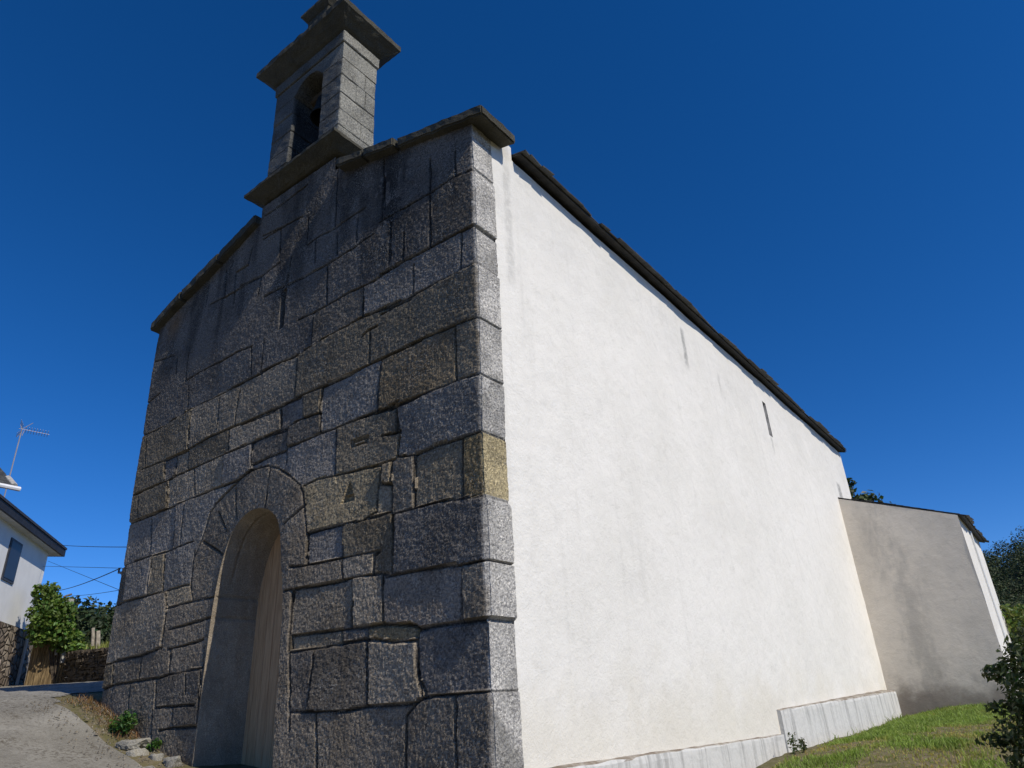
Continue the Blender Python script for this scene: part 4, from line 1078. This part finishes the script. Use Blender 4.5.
tag(bm_link("dry_stone_wall", bm, stone_mat("field stone", (.10, .08, .058), False, .35, (.26, .24, .19), 30)), "low dark dry-stone wall between the leafy vine and the church's left corner", "wall")
# grassy bank behind it
bxs = []
def bank(X, Y): 
    s = (X - a0.x) * dirw.x + (Y - a0.y) * dirw.y; t = (X - a0.x) * nw.x + (Y - a0.y) * nw.y
    return s, t
sgn = 1 if (Vector((-40, 15, 0)) - a0).dot(nw) > 0 else -1
def bank_fn(i):
    s = rng.random() * (Lw + 2) - 1; t = sgn * (.2 + rng.random() * 6); x = a0.x + dirw.x * s + nw.x * t; y = a0.y + dirw.y * s + nw.y * t
    z = float(ground_z(x, y)) + .80 + .06 * abs(t); a = rng.random() * 6.28; w = .03; h = rng.uniform(.1, .35)
    g = rng.uniform(.6, 1.3); d = rng.random()
    return [(x - math.cos(a) * w, y - math.sin(a) * w, z - .1), (x + math.cos(a) * w, y + math.sin(a) * w, z - .1), (x + rng.uniform(-.1, .1), y + rng.uniform(-.1, .1), z + h)], [(0, 1, 2)], (g * (1 + .6 * d), g, g * (1 + .3 * d))
tag(scatter_mesh("bank_grass", 6000, bank_fn, M_GRASS), "rough grass on the bank above the dry-stone wall", "grass", kind="stuff")
V = []; Fc = []
for i, s in enumerate(np.linspace(-2, Lw + 3, 24)):
    for j, t in enumerate(np.linspace(.1, 9, 10)):
        x = a0.x + dirw.x * s + nw.x * t * sgn; y = a0.y + dirw.y * s + nw.y * t * sgn
        V.append((x, y, float(ground_z(x, y)) + (.78 + .06 * t) * (1 if j < 9 else .3)))
for i in range(23):
    for j in range(9): Fc.append((i * 10 + j, (i + 1) * 10 + j, (i + 1) * 10 + j + 1, i * 10 + j + 1))
tag(link("earth_bank", mesh_np("earth_bank", V, Fc, smooth=True), plain("bank earth", (.09, .10, .04), .95, .4, 3)), kind="structure")
M_POST = plain("grey fence post", (.34, .30, .24), .9, .3, 14)
for (px, py0, py1, lb) in [(92.5, 642, 628, "left of the two grey wooden fence posts on the grassy bank"), (97.5, 645, 631, "right, thicker one of the two grey wooden fence posts on the grassy bank")]:
    bm = bmesh.new(); b0, b1 = vp(px, py0 + 4, 25), vp(px + .6, py1, 25); tube(bm, [b0, b0.lerp(b1, .5) + Vector((.01, 0, 0)), b1], .05 if px < 95 else .07, 7, .045 if px < 95 else .06)
    tag(bm_link("fence_post", bm, M_POST), lb, "fence post", "fence posts on the bank")
# trees behind the lane
for k_, (px, py, d, w_, lb) in enumerate([(76, 596, 48, 2.2, "dark tree right behind the leafy vine, left of the far row"), (84, 606, 52, 2.3, "dark rounded tree in the middle of the far row left of the church"), (97, 611, 46, 2.0, "lower dark tree above the fence posts"), (108, 604, 55, 2.6, "dark tree nearest the church's left corner"), (124, 602, 58, 2.6, "dark tree mostly hidden behind the church's left corner")]):
    c = at(px, py, d); gz = float(ground_z(c[0], c[1])); h = c[2] - gz
    bl = cluster((c[0], c[1], gz + h * .5), (w_ * .8, w_ * .8, h * .42), 16, w_ * .42, 60 + k_); top = max(q_[2] + q_[5] for q_ in bl); bl = [(x_, y_, z_ - (top - c[2]), a_, b_, c_) for x_, y_, z_, a_, b_, c_ in bl]
    plant("tree", (c[0], c[1], gz), lb, "tree", bl, 3000, .22, M_FAR, .16, "trees beyond the lane", 70 + k_, part="crown", shell=.35)
# cables
M_WIRE = plain("black cable", (.015, .015, .018), .6, .1)
def cable(p0, p1, sag, r, lb):
    p0, p1 = Vector(p0), Vector(p1); pts = []
    for i in range(17):
        t = i / 16; q_ = p0.lerp(p1, t); q_.z -= sag * 4 * t * (1 - t); pts.append(q_)
    bm = bmesh.new(); tube(bm, pts, r, 5); tag(bm_link("overhead_cable", bm, M_WIRE), lb, "cable", "cables between the house and the church")
cable(at(58, 545, 27.5), at(132, 547, 16.5), .02, .008, "uppermost black overhead cable from the house eave to the church")
cable(at(36, 566, 29), at(135, 568.5, 17.5), .0, .006, "second cable down, level, just under the uppermost one")
cable(at(48, 561, 33), at(122, 591, 18), .0, .006, "slanting cable falling to the right, crossing the others")
cable(at(44, 591, 31), (-7.0, .10, 2.11), .12, .008, "cable rising to the iron bracket on the church's left corner")
cable(at(60, 596, 31), at(128, 588.5, 17), .05, .006, "lowest overhead cable, just above the treetops")

# ------------------------------------------------------------------ wooded hill on the right
hxs = np.linspace(-60, 140, 60); hys = np.linspace(50, 200, 40)
HX, HY = np.meshgrid(hxs, hys, indexing='ij')
def hill_z(x, y):
    return -2 + 17 * np.exp(-((x - 40) / 36) ** 2 - ((y - 120) / 34) ** 2) + 11 * np.exp(-((x + 4) / 24) ** 2 - ((y - 105) / 28) ** 2)
HZ = hill_z(HX, HY) + .6 * fbm2(HX * .1, HY * .1)
vid = np.arange(HX.size).reshape(HX.shape); Q = np.stack([vid[:-1, :-1], vid[1:, :-1], vid[1:, 1:], vid[:-1, 1:]], -1).reshape(-1, 4)
tag(link("hill", mesh_np("hill", np.stack([HX, HY, HZ], -1).reshape(-1, 3), Q, smooth=True), plain("hill scrub", (.03, .04, .018), .95, .4, .4)), kind="structure")
hb = []
q = random.Random(5)
while len(hb) < 520:
    x = q.uniform(-22, 45); y = q.uniform(60, 118); z = float(hill_z(x, y))
    if z < -.2: continue
    r_ = q.uniform(1.1, 2.1); hb.append((x, y, z + r_ * .7, r_, r_, r_ * q.uniform(.9, 1.5)))
tag(leaves("forest", hb, 280000, .19, leaf_mat("far forest leaves", (.058, .078, .034), .15, .7), seed=80, shell=.6, elong=1.2), "dark wooded hillside beyond the annex at the right edge", "forest", kind="stuff")
